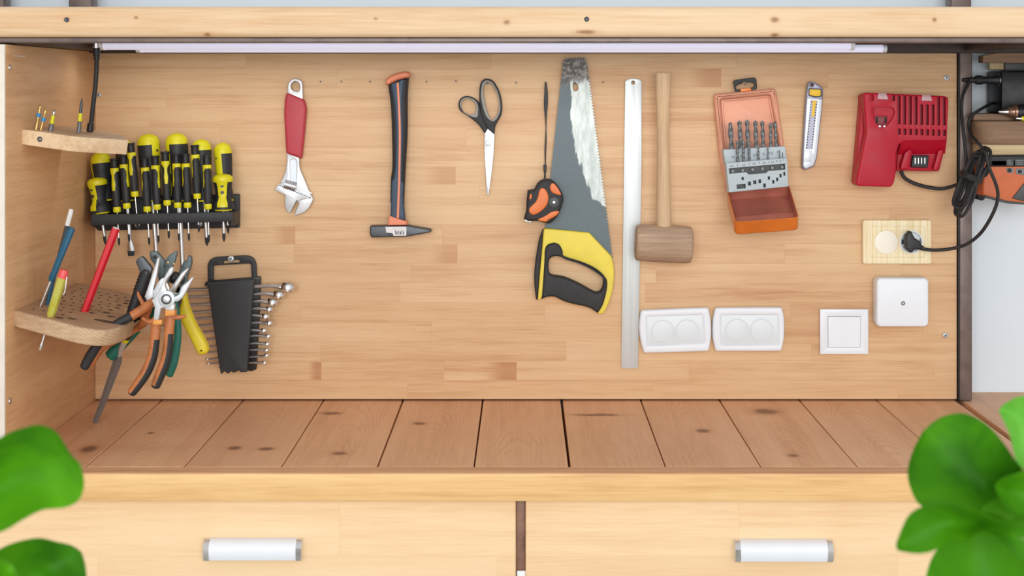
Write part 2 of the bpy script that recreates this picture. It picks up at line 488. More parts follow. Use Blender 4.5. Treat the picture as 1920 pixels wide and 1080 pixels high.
M['navy'] = plain('hammer_blue', (44, 66, 88), .5, 0, .08, 50)
M['orange'] = plain('orange_plastic', (222, 112, 38), .4, 0, .06, 60)
M['grey'] = plain('grey_plastic', (140, 140, 134), .5, 0, .05, 50)
M['copper'] = plain('copper_orange_paint', (222, 158, 130), .5, .1, .10, 14)
M['tray'] = plain('tray_orange_paint', (214, 116, 40), .35, .15, .08, 20, coat=.2)
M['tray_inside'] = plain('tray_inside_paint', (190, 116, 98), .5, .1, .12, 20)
M['holder'] = plain('grey_blue_plastic', (176, 188, 194), .5, 0, .05, 30)
M['hole'] = plain('dark_slot', (34, 36, 38), .8, 0, .05, 30)
M['silver'] = plain('silver_paint', (206, 214, 222), .4, .25, .03, 50)
M['silver_dark'] = plain('silver_side', (150, 150, 166), .4, .4, .05, 50)
M['knife_y'] = plain('knife_yellow', (232, 190, 34), .45, 0, .05, 40)
M['red'] = plain('charger_red', (176, 14, 42), .45, 0, .04, 40, spec=.3)
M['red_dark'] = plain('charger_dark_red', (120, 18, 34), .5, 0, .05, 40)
M['matt_black'] = plain('matt_black_case', (20, 21, 23), .42, 0, .08, 60, spec=.3)
M['grip_yellow'] = plain('golden_yellow_grip', (214, 192, 34), .45, 0, .05, 60)
M['collar_orange'] = plain('orange_collar', (224, 148, 66), .45, 0, .08, 60)
M['clear_grey'] = plain('smoky_lens', (186, 150, 156), .25, 0, .1, 60)
M['charger_orange'] = plain('charger_orange', (206, 106, 60), .5, 0, .06, 30)
M['dark_grey'] = plain('dark_grey_plastic', (66, 70, 72), .5, 0, .08, 60)
M['mid_grey'] = plain('mid_grey_label', (120, 128, 130), .5, 0, .08, 60)
M['green_grip'] = plain('green_grip', (14, 104, 88), .38, 0, .06, 40)
M['copper_grip'] = plain('orange_grip', (178, 106, 58), .48, 0, .2, 60)
M['blue_grip'] = plain('blue_grip', (32, 92, 122), .42, 0, .08, 60)
M['dark_pencil'] = plain('dark_green_pencil', (34, 48, 54), .4, 0, .1, 60)
M['pencil_red'] = plain('pencil_red', (206, 24, 44), .35, 0, .05, 60)
M['cap_red'] = plain('tester_cap', (224, 84, 84), .4, 0, .05, 60)
M['brass'] = plain('brass', (206, 172, 110), .35, .8, .08, 120)
M['bit_blue'] = plain('bit_blue', (44, 140, 200), .45, 0, .05, 60)
M['twist'] = plain('black_oxide', (112, 114, 116), .42, .4, .2, 200)
M['sticker'] = plain('white_sticker', (226, 226, 226), .6, 0, .06, 160)
M['cap_cream'] = plain('cream_white_plastic', (244, 240, 226), .45, 0, .02, 40)
M['file_steel'] = plain('file_steel', (112, 108, 106), .55, .15, .12, 300)
M['ink'] = plain('ink', (40, 44, 50), .7, 0, .05, 60)
M['jbox_pin'] = plain('grey_screw', (120, 124, 124), .5, .5, .1, 100)
M['bronze'] = plain('chuck_bronze', (150, 118, 98), .35, .7, .08, 80)
def clear_yellow():
    t = NT('clear_yellow_plastic')
    nz = t.noise(t.n('ShaderNodeTexCoord').outputs['Object'], 60., 3)
    m = t.out(t.ramp(nz, [(.3, lin((206, 200, 40))), (.7, lin((236, 232, 130)))]), .15)
    t.bsdf.inputs['Transmission Weight'].default_value = .45; t.bsdf.inputs['IOR'].default_value = 1.4
    return m
M['clear_yellow'] = clear_yellow()
def socket_wood():
    t = NT('striped_beige_frame')
    x, y, z = t.sep(t.n('ShaderNodeTexCoord').outputs['Object'])
    nz = t.noise(t.comb(t.math('MULTIPLY', x, 260.), 0., t.math('MULTIPLY', z, 5.)), 1., 3)
    return t.out(t.ramp(nz, [(.3, lin((222, 200, 148))), (.5, lin((238, 224, 184))), (.7, lin((244, 234, 204)))]), .45)
M['beige'] = socket_wood()
def leaf_mat(name, a, b, c):
    t = NT(name)
    P = t.n('ShaderNodeTexCoord').outputs['Object']
    nz = t.noise(P, 16., 3, .5, .5)
    col = t.ramp(nz, [(.28, lin(a)), (.5, lin(b)), (.75, lin(c))])
    m = t.out(col, .6, spec=.25)
    tr = t.n('ShaderNodeBsdfTranslucent', {'Color': t.mix(.5, col, lin(c))})
    mx = t.n('ShaderNodeMixShader', {0: .28, 1: t.bsdf.outputs[0], 2: tr.outputs[0]})
    t.nt.links.new(mx.outputs[0], t.nt.nodes['Material Output'].inputs['Surface'])
    return m
M['leaf'] = leaf_mat('green_leaf', (50, 116, 2), (76, 150, 4), (102, 176, 12))
M['leaf_dark'] = leaf_mat('dark_green_leaf', (34, 92, 2), (62, 134, 3), (88, 162, 8))
M['leaf_pale'] = leaf_mat('pale_green_leaf', (92, 170, 44), (124, 200, 80), (164, 222, 130))
M['stem'] = plain('stem_green', (84, 130, 40), .6, 0, .1, 40)
M['pot'] = plain('grey_planter', (150, 148, 144), .7, 0, .08, 20)
M['soil'] = plain('soil', (60, 46, 36), .9, 0, .3, 80)

# ------------------------------------------------------------------ the setting
B().box(-3.2, 3.2, -5.5, .14, -.05, 0, bevel=0).done('floor', M['floor'], kind='structure')
B().box(-3.2, 3.2, .086, .14, 0, 2.9, bevel=0).done('wall_back', M['wall'], kind='structure')

PX = lambda r: CAMX + r       # metres right of the camera axis
ZF = CAMZ                     # camera height
FY = -.501                    # front of the planks

# tool board
bd = thing('tool_board', 'large laminated light wood back board that all the tools hang on', 'tool board', (0, .02, .904))
x0, x1 = PX(-.8037), W(1794, 0).x
B().box(x0, x1, 0, .02, .9035, W(0, 100).z, bevel=.001).done('panel', M['board'], bd)
def screw(px, py, y, r=5.5, tilt=0, parent=None, name='screw'):
    b = B(); k = K(y)
    b.plate(circ(px, py, r, 20), y - .003, .006, .0022, steps=3)
    b.plate(rot([(px - r * .62, py - .7), (px + r * .62, py - .7), (px + r * .62, py + .7), (px - r * .62, py + .7)], (px, py), tilt), y - .0033, .001, 0, mat=1)
    b.plate(rot([(px - .7, py - r * .62), (px + .7, py - r * .62), (px + .7, py + r * .62), (px - .7, py + r * .62)], (px, py), tilt), y - .0033, .001, 0, mat=1)
    return b.done(name, [M['brightsteel'], M['darksteel']], parent)
screw(1775, 146, 0, 5.5, 20, bd); screw(1773, 629, 0, 5.5, 40, bd); screw(185, 178, 0, 4.5, 0, bd)
for px, py in ((553, 153), (914, 157), (1023, 155), (1078, 157), (1187, 153), (1243, 140), (1397, 158), (1523, 158),
               (601, 153), (640, 153), (694, 153), (800, 153), (855, 152), (968, 155), (1131, 154)):
    hid = py > 152.5 and px in (601, 640, 694, 800, 968, 1131)
    B().lathe([(0.004, .0011), (-.0002, .0011), (-.006 if not hid else -.0015, .0011), (-.0062 if not hid else -.0017, .0016), (-.0072 if not hid else -.0024, .0014)], 10, axis='Y', at=W(px, py, 0)).done('nail', M['darksteel'], bd)

# left side board, its pale front edge and screws
sb = thing('side_board', 'wooden side board closing the bench on the left behind the two small shelves', 'side board', (PX(-.815), 0, .9))
XL = PX(-.804)
B().box(XL - .024, XL, FY + .0025, .03, .9002, ZF + .066, bevel=.0006).done('panel', M['side'], sb)
B().box(XL - .036, XL - .0005, FY - .0015, FY + .002, .9005, ZF + .066, bevel=.0006).done('front_edge', M['cream'], sb, label='cream front edge')
def side_screw(px, py):
    d = 2.9 * 804 / (982 - px); p = Vector((XL, d + CAMY, CAMZ - (py - 163) / 2900 * d))
    B().lathe([(-.004, .004), (.0, .0052), (.0015, .0048), (.0025, .002)], 14, axis='X', at=p).done('screw', M['steel'], sb)
side_screw(18, 127); side_screw(18, 752)
ya_, yb0_ = 2.436 + CAMY, 2.512 + CAMY
B().box(XL - .002, XL + .0008, ya_, yb0_ - .02, W(0, 104.5, ya_).z - .0007, W(0, 104.5, ya_).z + .0007, bevel=0).done('staple', M['brightsteel'], sb)

# worktop (planks), front edge board
seams = [x0 - .02, W(152, 752).x, W(302, 752).x, W(455, 752).x, W(606, 752).x, W(755, 752).x, W(905, 752).x, W(1053, 752).x, W(1202, 752).x, W(1350, 752).x, W(1500, 752).x, W(1645, 752).x, W(1795, 752).x]
gaps = [.001, .0022, .0022, .0022, .0022, .003, .0028, .0045, .0022, .0022, .0022, .0018, .006]
wt = thing('worktop', 'brown plank worktop running under the tool board', 'worktop', (0, 0, .86))
b = B()
for i in range(12):
    b.box(seams[i] + gaps[i] / 2, seams[i + 1] - gaps[i + 1] / 2, FY, .03, .868, .9, bevel=.0008, seg=1)
b.done('planks', M['worktop'], wt)
EF = -.5375
oy = [(FY - .0005, .8995), (EF + .004, .8995), (EF + .0018, .899), (EF + .0005, .8975), (EF, .895), (EF, .860), (EF + .001, .8565), (EF + .004, .8555), (FY - .0005, .8555)]
def edge_board(xa, xb, par):
    n = len(oy); vs = [(x, y, z) for x in (xa, xb) for y, z in oy]
    return B().add(vs, [(i, (i + 1) % n, n + (i + 1) % n, n + i) for i in range(n)] + [tuple(range(n)), tuple(range(2 * n - 1, n - 1, -1))], [1, 1, 1] + [0] * (n - 1)).done('front_edge', [M['edge'], M['edge_top']], par, angle=50)
edge_board(PX(-.86), PX(.835), wt)
B().box(PX(-.84), PX(.81), -.42, .02, .8555, .8675, bevel=0).done('batten', M['dark_steel'], wt)
w2 = thing('worktop', 'short plank worktop section right of the steel post and the dark gap', 'worktop', (PX(1.1), 0, .86))
B().box(PX(.8225), PX(1.07), FY, .085, .868, .9, bevel=.0008, seg=1).box(PX(1.0722), PX(1.32), FY, .085, .868, .9, bevel=.0008, seg=1).done('planks', M['worktop'], w2)
edge_board(PX(.8365), PX(1.32), w2)
# black backing behind the joint of board and worktop
# drawer cabinet
dc = thing('drawer_cabinet', 'pale wooden cabinet with two wide drawers below the worktop', 'cabinet', (0, -.2, 0))
b = B()
b.box(PX(-.83), PX(1.3), -.465, .03, .0, .70, bevel=.001)
b.box(PX(-.83), PX(-.81), -.47, .03, .70, .845, bevel=.001).box(PX(.815), PX(1.3), -.47, .03, .70, .845, bevel=.001)
b.done('carcass', M['drawer'], dc)
B().box(PX(-.0125), PX(.0028), -.488, -.43, .70, .855, bevel=.002).done('post', M['gap_post'], dc)
B().box(PX(-.0105), PX(.0035), -.4925, -.4885, .70, CAMZ - (1063 - 163) / 2900 * 2.428, bevel=.0005).done('bracket', M['white'], dc, label='white end of the divider')
for xa, xb, hx in ((PX(-.828), PX(-.0122), (381 + 565) / 2), (PX(.0028), PX(.812), (1379 + 1562) / 2)):
    b = B(); b.box(xa, xb, -.5, -.477, .62, .8550, bevel=.0025, seg=3)
    d = b.done('drawer', M['drawer'], dc)
    B().box(xa + .02, xb - .02, -.4775, -.1, .705, .82, bevel=0).done('box', M['edge'], d)
    # bar handle: white curved grip between two silver end blocks
    hy = -.5; k = K(-.52); cx = W(hx, 0, -.52).x; zt, zb = W(0, 1014, -.52).z, W(0, 1052, -.52).z
    if hx > 1000: zt -= .002; zb -= .002
    prof = [(hy + .0005, zt), (hy - .008, zt), (hy - .016, zt - .003), (hy - .021, zt - .009), (hy - .0225, (zt + zb) / 2), (hy - .0205, zb + .006), (hy - .017, zb), (hy - .013, zb + .0015), (hy - .016, zb + .008), (hy - .017, (zt + zb) / 2), (hy - .014, zt - .007), (hy + .0005, zt - .007)]
    hw = 92 * k; ew = 10.5 * k
    def bar(xs, xe, pr, nm, mt):
        q = B(); n_ = len(pr)
        q.add([(x, y, z) for x in (xs, xe) for y, z in pr], [(i, (i + 1) % n_, n_ + (i + 1) % n_, n_ + i) for i in range(n_)] + [tuple(range(n_)), tuple(range(2 * n_ - 1, n_ - 1, -1))])
        return q.done(nm, mt, d, angle=40)
    bar(cx - hw + ew, cx + hw - ew, prof, 'handle', M['white'])
    ep = [(hy + .0005, zt), (hy - .012, zt), (hy - .018, zt - .006), (hy - .0225, zt - .011), (hy - .0225, zb + .006), (hy - .019, zb), (hy + .0005, zb)]
    bar(cx - hw, cx - hw + ew, ep, 'handle_end', M['chrome']); bar(cx + hw - ew, cx + hw, ep, 'handle_end', M['chrome'])

# overhead shelf: pine beam in front, steel frame beneath, deck
oh = thing('overhead_shelf', 'pine beam and dark steel frame of the shelf above the tool board', 'shelf', (0, -.25, ZF + .063))
zb, zt = W(0, 70, -.5).z, W(0, 12, -.5).z
by = -.5; h = zt - zb
prof = [(by + .03, zb), (by + .012, zb), (by + .005, zb + .0015), (by + .001, zb + .006), (by, zb + .012), (by, zt - .012), (by + .001, zt - .006), (by + .005, zt - .0015), (by + .012, zt), (by + .03, zt)]
n = len(prof)
B().add([(x, y, z) for x in (PX(-1.2), PX(1.35)) for y, z in prof], [(i, (i + 1) % n, n + (i + 1) % n, n + i) for i in range(n)] + [tuple(range(n)), tuple(range(2 * n - 1, n - 1, -1))]).done('front_beam', M['beam'], oh, angle=50)
for px, py in ((125, 37), (1100, 36)):
    p = W(px, py, by)
    B().lathe([(.004, .0035), (-.0004, .004), (-.001, .003), (-.0002, .0012)], 14, axis='Y', at=p).done('screw', M['darksteel'], oh)
zl = W(0, 80, -.49).z
b = B()
b.box(PX(-1.2), PX(1.35), -.492, -.452, zl, zb - .0003, bevel=.0025)
b.done('front_rail', M['steel_frame'], oh)
B().box(PX(-.86), PX(1.35), -.04, -.0, W(0, 99, -.04).z, W(0, 99, -.04).z + .03, bevel=.002).done('back_rail', M['dark_steel'], oh)
B().box(PX(-.84), PX(-.775), -.4515, -.0405, ZF + .0665, ZF + .1, bevel=.002).done('side_rail', M['dark_steel'], oh)
B().box(PX(.815), PX(.86), -.4515, -.0405, ZF + .0665, ZF + .1, bevel=.002).done('side_rail', M['dark_steel'], oh)
B().box(PX(-1.2), PX(1.35), -.468, .06, ZF + .1005, zt - .001, bevel=.001).done('deck', M['brown_board'], oh)

# steel posts
def post(rx0, rx1, lab, z0, z1, y0=.0005, y1=.04):
    b = B(); b.box(PX(rx0), PX(rx1), y0, y1, z0, z1, bevel=.004, seg=3)
    return b.done('steel_post', M['steel_frame'], label=lab, cat='post')
post(.8155, .8405, 'brown steel post standing right of the tool board behind the cord', .9, ZF + .0995, -.0035, .03)
B().box(PX(.8135), PX(.8155), -.004, .03, .9, ZF + .0995, bevel=.0004).done('gap_shade_strip', M['black'], label='black strip standing in for the shaded gap between tool board and right post', cat='strip')  # black solid painted in for the shade of the open gap
post(-.857, -.812, 'grey steel post end above the beam at the upper left', zt + .0, ZF + .6, .01, .05)
post(.803, .843, 'grey steel post end above the beam at the upper right', zt + .0, ZF + .6, .01, .05)
post(-1.03, -.977, 'grey steel post cut by the picture edge at top left', zt + .0, ZF + .6, .01, .05)
# ------------------------------------------------------------------ lamps under the shelf
def tube_lamp(xl, xr, y, zt_, zb_, label, watts):
    a, c = W(xl, 0, y).x, W(xr, 0, y).x
    r = thing('tube_light', label, 'tube light', ((a + c) / 2, y, zt_), 'tube lights under the shelf')
    zm, hh = (zt_ + zb_) / 2, (zt_ - zb_) / 2
    prof = [(y + .012, zt_), (y - .006, zt_)] + [(y - .006 - .009 * math.sin(t * math.pi / 8), zm + hh * math.cos(t * math.pi / 8)) for t in range(1, 8)] + [(y - .006, zb_), (y + .012, zb_)]
    def ext(xa, xb, pr, nm, m):
        b = B(); n_ = len(pr)
        b.add([(x, yy, z) for x in (xa, xb) for yy, z in pr], [(i, (i + 1) % n_, n_ + (i + 1) % n_, n_ + i) for i in range(n_)] + [tuple(range(n_)), tuple(range(2 * n_ - 1, n_ - 1, -1))])
        return b.done(nm, m, r, angle=50)
    ext(a + .007, c - .007, prof, 'diffuser', M['tube'])
    sc = [((yy - y) * 1.08 + y, (z - zm) * 1.06 + zm) for yy, z in prof]
    ext(a, a + .007, sc, 'end_cap', M['white']); ext(c - .007, c, sc, 'end_cap', M['white'])
    ext(a + .02, c - .02, [(y + .0122, zt_), (y + .0122, zb_ + .004), (y + .02, zb_ + .004), (y + .02, zt_ + .001)], 'mounting_rail', M['steel'])
def tube_glow(xl, xr, y, z, watts):
    a, c = W(xl, 0, y).x, W(xr, 0, y).x
    area_light('tube_glow', ((a + c) / 2, y - .018, z - .003), ((a + c) / 2, y - .10, z - 1), c - a, .014, watts, (1, .985, .965))
tube_lamp(258, 1660, -.0655, W(0, 84, -.06).z, W(0, 98.5, -.06).z, 'long white tube light fixed against the back rail, the lower of two', 0)
tube_lamp(189, 1600, -.125, W(0, 75, -.125).z, W(0, 93.5, -.125).z, 'white tube light nearer the beam, starting beside the flexible lamp', 0)
tube_glow(189, 1600, -.125, W(0, 93.5, -.125).z, 0.75)

# flexible lamp
y = -.30
gl = thing('flexible_lamp', 'black flexible gooseneck lamp hanging from the frame at upper left', 'lamp', W(181, 80, y))
B().tubepx([(180.5, 58, y, 7), (180.5, 90, y, 7)], 16, 0).tubepx([(180.5, 80, y, 7.6), (180.5, 82, y, 7.6)], 16, 0).tubepx([(180.5, 87, y, 7.6), (180.5, 89, y, 7.6)], 16, 0).done('connector', M['chrome'], gl)
B().tubepx([(181, 89, y, 6.6), (181, 104, y, 6.6), (181.2, 105, y, 5.6), (181.4, 112, y, 5.6)], 16, 0).done('collar', M['black'], gl)
b = B(); b.tubepx([(181.5, 111, y, 4.3), (181, 130, y, 4.3), (179, 160, y, 4.3), (175, 195, y, 4.3), (170.5, 235, y, 4.3)], 14, 14)
b.done('neck', M['rubber'], gl)
B().tubepx([(170.3, 231, y, 5.6), (169, 243, y, 6.6), (168.7, 246, y, 6.6), (168.6, 247.5, y, 5)], 16, 0).done('lamp_head', M['black'], gl)

# ------------------------------------------------------------------ adjustable wrench
y0 = -.013
r = thing('adjustable_wrench', 'chrome adjustable wrench with a red sleeve hanging jaws down', 'wrench', W(553, 403))
body = [(539, 178), (539.5, 160), (545, 150.5), (553, 147.5), (561, 149.5), (566.5, 157), (568, 190)]
body = cr(body, 4) + cr([(561, 297), (562, 315), (570, 335), (577.8, 354), (583, 366), (586.5, 371), (585.6, 378), (577.8, 391), (567.4, 399.7), (552.5, 404)], 4) + [(552.8, 400), (560.3, 381.5), (555.8, 376), (541, 361)] + cr([(524, 347.5), (528, 337.4), (535, 320.6), (537.6, 302), (537.6, 289.5), (540, 230)], 4)
hole = cr([(545, 164), (547, 156), (553, 152.5), (559.5, 155.5), (562, 164), (559, 171.5), (550, 170)], 4, True)
slot = [(544.5, 345), (543.6, 303), (545, 299.5), (549.5, 297.5), (554, 299.5), (555.8, 304), (555.5, 345)]
B().plate(body, y0, .010, .0016, [hole, slot]).done('body', M['brightsteel'], r)
B().plate([(543, 345), (543, 297), (557, 297), (557, 345)], y0 + .0025, .005, 0).done('slot_floor', M['silver'], r)
jaw = [(514.3, 355.6), (523, 344.2), (529, 346), (585, 368.5), (586, 371.5), (575, 373), (559, 376.5), (555.8, 376)] + cr([(543.4, 399.7), (539, 397), (534.4, 386.7), (534.2, 375), (535, 366)], 3)
jw_ = B().plate(jaw, y0 - .0022, .011, .0012).done('jaw', M['brightsteel'], r)
B().plate([(526.5, 341), (528.5, 338), (584.5, 361), (585.5, 364.5)], y0 - .0007, .003, .0005).plate([(522, 347.6), (523, 346.2), (583.5, 370.6), (583, 372)], y0 - .0026, .001, 0, mat=1).done('jaw_rail', [M['silver'], M['darksteel']], jw_)
b = B(); c = Vector((544.5, 348.3)); ax = Vector((math.cos(.28), math.sin(.28)))
pts = []
for i in range(25):
    t = -11 + 22 * i / 24; q = c + ax * t
    pts.append((q.x, q.y, y0 - .002, 9.5 if i % 4 in (0, 1) else 7.4, 6.5 if i % 4 in (0, 1) else 5))
b.tubepx(pts, 16, 0); b.done('worm_screw', M['steel'], r)
sl = rnd([(536.6, 172.9), (570.6, 186.7), (574.5, 205), (571.5, 240), (565.6, 298.7), (536, 288), (532, 214), (533, 189)], 5)
B().plate(sl, y0 - .004, .0165, .0055, steps=4).done('sleeve', M['red_sleeve'], r)

# ------------------------------------------------------------------ hammer
r = thing('hammer', 'claw-less machinist hammer with blue and orange handle hanging head down', 'hammer', W(745, 446))
hd = [(694.5, 423.6), (763, 422.7), (806, 430), (809, 432.5), (807.5, 435.6), (763, 444), (696, 445.5), (693.5, 440), (693.3, 427)]
hh_ = B().plate(hd, -.028, .026, .0025, steps=3).done('head', M['darksteel'], r)
B().plate([(722.8, 425.2), (762, 424.8), (761.6, 441.8), (738, 442), (736, 437), (724.5, 436), (723.5, 431)], -.0284, .0006, 0).done('sticker', M['sticker'], hh_, label='white price sticker')
b = B()
for i, (px, w) in enumerate(((741, 1), (743.5, 1.6), (747, .8), (749.5, 2), (753, 1), (756, 1.6))):
    b.plate([(px, 432 + (i % 2) * 2), (px + w, 432 + (i % 2) * 2), (px + w, 440), (px, 440)], -.0287, .0004, 0)
b.done('sticker_print', M['ink'], hh_)
gl_, gr_ = [(727, 160), (732, 198.7), (734, 246), (735, 309), (732, 337), (731, 380)] + [(730, 409)][:0], [(757.5, 384), (757, 372), (760, 309), (763.4, 246), (763.4, 183), (766, 143.6)]
def mirrored(f):
    return cr(gl_, 4), cr(gr_, 4)
L_, R_ = mirrored(0)
B().plate(L_ + R_, -.031, .027, .009, steps=5).done('grip', M['rubber'], r)
bl = cr([(733, 157), (740, 200), (742.3, 246), (741, 309), (738, 335)], 4) + [(734, 340)] + cr([(733, 370), (732.5, 403), (732, 408.5)], 3) + cr([(759.5, 413), (755.8, 372), (757, 345)], 3) + [(753, 338)] + cr([(753.5, 309), (755, 246), (753.5, 200), (757, 148)], 4)
B().plate(bl, -.0322, .020, .0022, steps=3).done('shaft_cover', M['navy'], r)
st = cr([(743.5, 155), (746, 200), (747.5, 250), (746.5, 330), (743.5, 409)], 5) + cr([(748, 410.5), (750.5, 330), (751.5, 250), (750, 200), (747.5, 153)], 5)
B().plate(st, -.0330, .016, .0008).done('stripe', M['orange_h'], r)
B().plate([(730, 404), (745, 410), (761.5, 414.5), (763.5, 422), (727, 422.5)], -.0335, .027, .002, steps=3).done('neck', M['orange_h'], r)
B().plate(sm([(725, 159.5), (722.5, 153), (726, 146), (735, 140.5), (752, 134.8), (765, 134.6), (767.8, 139), (766.5, 144.5), (748, 150)], 4), -.034, .031, .008, steps=4).done('end_cap', M['orange_h'], r)
B().plate(circ(746, 152.5, 2.6), -.0345, .002, 0).done('hanging_hole', M['hole'], r)

# ------------------------------------------------------------------ scissors
r = thing('scissors', 'grey and black scissors hanging open end up on a nail', 'scissors', W(915, 366))
bigo = sm([(898.8, 175), (900, 160), (904.5, 151), (913, 147.4), (925.7, 153), (937.3, 174), (941.5, 197), (939.8, 214)], 4)
bigo = cr([(914, 241), (903.7, 220.3), (899.3, 195), (898.8, 175), (900, 160), (904.5, 151), (913, 147.4), (925.7, 153), (937.3, 174), (941.5, 197), (939.6, 215.7), (932, 229.6), (928.5, 238), (927, 252)], 5)
bigh = sm([(906.5, 172), (907, 162), (914, 153.5), (925.5, 162.5), (935, 185.6), (934.8, 206.4), (928, 221), (920, 222.6), (912, 204), (908, 185)], 5)
h1_ = B().plate(bigo, -.012, .010, .0022, [bigh], steps=3).done('handle', M['rubber'], r, label='black handle of the larger loop')
gb = insetpx(sm([(898.8, 185), (900, 160), (904.5, 151), (913, 147.4), (925.7, 153), (937.3, 174), (941.5, 197), (939.6, 213), (932, 227), (921, 230), (908, 218)], 5), 3)
B().plate(gb, -.0128, .0116, .0012, [bigh]).done('loop_liner', M['grey'], h1_)
smo = cr([(909, 250.5), (895.6, 232), (874.7, 215.7), (863, 207.6), (859.4, 196), (863, 185.6), (870, 181), (877, 179.8), (889.8, 184.4), (898.5, 193), (901.5, 206), (909, 228), (915, 241)], 5)
smh = sm([(865, 199), (868, 188.5), (878, 185), (888.6, 191), (893.3, 202), (891, 211.5), (881.7, 215), (870, 210)], 5)
h2_ = B().plate(smo, -.010, .009, .0022, [smh], steps=3).done('handle', M['rubber'], r, label='black handle of the smaller loop')
gs = insetpx(sm([(859.4, 196), (863, 185.6), (870, 181), (877, 179.8), (889.8, 184.4), (898, 195), (899, 210), (896, 222), (882, 221), (866, 211)], 5), 2.6)
B().plate(gs, -.0108, .0105, .001, [smh]).done('loop_liner', M['grey'], h2_)
B().plate([(908.6, 250), (914, 240.5), (927.4, 252), (925.7, 287.5), (923, 315), (918.8, 350), (915.6, 366.5), (914, 364), (912.5, 300), (910, 283), (908.5, 277)], -.0085, .0022, .0004).done('blade', M['brightsteel'], r)
B().plate([(908.4, 252), (920, 252), (921, 290), (918, 340), (914.3, 366), (912.3, 363), (910.2, 320), (908, 275)], -.006, .0022, .0004).done('blade', M['steel'], r)
B().plate([(908.6, 277), (911.5, 281), (914, 292), (916, 330), (914.6, 364), (913, 364), (910.4, 320)], -.0089, .002, .0003).done('blade_bevel', M['steel'], r)
B().plate(circ(915.3, 269, 5), -.0095, .003, .0008).done('rivet', M['chrome'], r)

# ------------------------------------------------------------------ hand saw
saw = thing('hand_saw', 'large hand saw with yellow and black handle, blade tip up', 'saw', W(1075, 588))
def saw_mat():
    t = NT('worn_saw_blade')
    P = t.n('ShaderNodeNewGeometry').outputs['Position']
    x, y, z = t.sep(P)
    f = lambda py: W(0, py, -.008).z
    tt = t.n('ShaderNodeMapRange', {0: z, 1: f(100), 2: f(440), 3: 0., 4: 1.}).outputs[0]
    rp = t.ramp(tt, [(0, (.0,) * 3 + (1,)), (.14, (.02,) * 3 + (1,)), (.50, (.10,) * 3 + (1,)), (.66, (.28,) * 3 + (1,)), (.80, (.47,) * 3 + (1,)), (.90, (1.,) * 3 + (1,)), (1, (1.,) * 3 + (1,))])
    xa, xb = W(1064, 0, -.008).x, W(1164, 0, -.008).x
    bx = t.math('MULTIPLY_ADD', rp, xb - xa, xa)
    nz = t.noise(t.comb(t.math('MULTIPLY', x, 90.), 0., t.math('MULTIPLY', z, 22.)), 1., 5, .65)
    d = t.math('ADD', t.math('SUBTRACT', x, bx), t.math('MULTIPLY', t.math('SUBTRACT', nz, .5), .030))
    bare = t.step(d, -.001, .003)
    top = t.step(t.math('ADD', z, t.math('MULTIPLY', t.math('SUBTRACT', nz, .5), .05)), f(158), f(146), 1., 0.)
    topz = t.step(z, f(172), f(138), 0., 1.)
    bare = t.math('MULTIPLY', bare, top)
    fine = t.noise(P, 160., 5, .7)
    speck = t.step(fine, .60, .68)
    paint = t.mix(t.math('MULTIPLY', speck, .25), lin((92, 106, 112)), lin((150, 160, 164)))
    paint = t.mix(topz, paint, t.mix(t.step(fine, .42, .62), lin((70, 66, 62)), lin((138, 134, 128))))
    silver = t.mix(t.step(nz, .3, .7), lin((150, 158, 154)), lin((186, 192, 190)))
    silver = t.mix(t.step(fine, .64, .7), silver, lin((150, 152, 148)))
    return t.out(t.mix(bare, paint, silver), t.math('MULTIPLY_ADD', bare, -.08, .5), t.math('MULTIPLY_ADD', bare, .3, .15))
M['blade'] = saw_mat()
ys = -.0105
lt = [(1020, 445), (1022.5, 427), (1032, 335), (1042, 240), (1055, 122), (1056, 114), (1060, 110.5), (1075, 109.5), (1094.9, 108), (1099, 111)]
teeth = []; n = 64
for i in range(n):
    a, c = i / n, (i + .75) / n
    fx = lambda t: 1100 + 47.5 * t; fy = lambda t: 118 + 366 * t
    teeth += [(fx(a) - 1.2, fy(a)), (fx(c) + 2.4, fy(c))]
bo = lt + teeth + [(1146, 486), (1140, 500), (1080, 470)]
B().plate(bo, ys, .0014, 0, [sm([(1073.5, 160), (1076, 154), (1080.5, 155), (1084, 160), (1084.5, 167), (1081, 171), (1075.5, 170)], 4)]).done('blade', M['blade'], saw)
ghole = sm([(1029, 492), (1033.3, 483), (1046.7, 480.8), (1063.3, 486.7), (1090, 495), (1113.3, 505.8), (1128, 518), (1131.5, 528), (1129.5, 541), (1123.3, 548), (1113.3, 547.5), (1083.3, 531), (1056.7, 520), (1034, 516), (1029, 507)], 5)
bottom = cr([(1121.5, 588.5), (1110, 580), (1096.7, 575), (1076.7, 570.8), (1056.7, 565), (1040, 557), (1025, 557.5), (1015, 562)], 4)
spine = cr([(1008.3, 562), (1012, 515), (1016, 470), (1019.2, 430)], 4)
yo = [(1019.5, 430), (1023.3, 428.3), (1105, 436.7), (1146, 480)] + cr([(1147.5, 483), (1150.8, 500), (1151, 526.7), (1145, 558.3), (1137, 578), (1130, 589)], 4) + bottom + spine[:-1]
B().plate(yo, ys - .011, .018, .003, [ghole], steps=3).done('handle', M['sawyellow'], saw)
gout = cr([(1015.5, 561.7), (1017.5, 540), (1021, 487), (1021.7, 470), (1026, 460), (1038.3, 455.5), (1049, 459.5), (1055, 471), (1058.3, 480.8), (1088.3, 491), (1113.3, 503.3), (1133.3, 518.3), (1138.8, 530), (1136.7, 550), (1130, 573), (1121, 587.5)], 4) + bottom[1:-1]
B().plate(gout, ys - .017, .026, .0042, [ghole], steps=4).done('grip', M['rubber'], saw)
so = cr([(1017.8, 430.5), (1010, 453), (1002.8, 500), (1001.7, 530), (1005, 562)], 5) + cr([(1008.6, 562), (1012.3, 515), (1016.3, 470), (1019.6, 431)], 4)
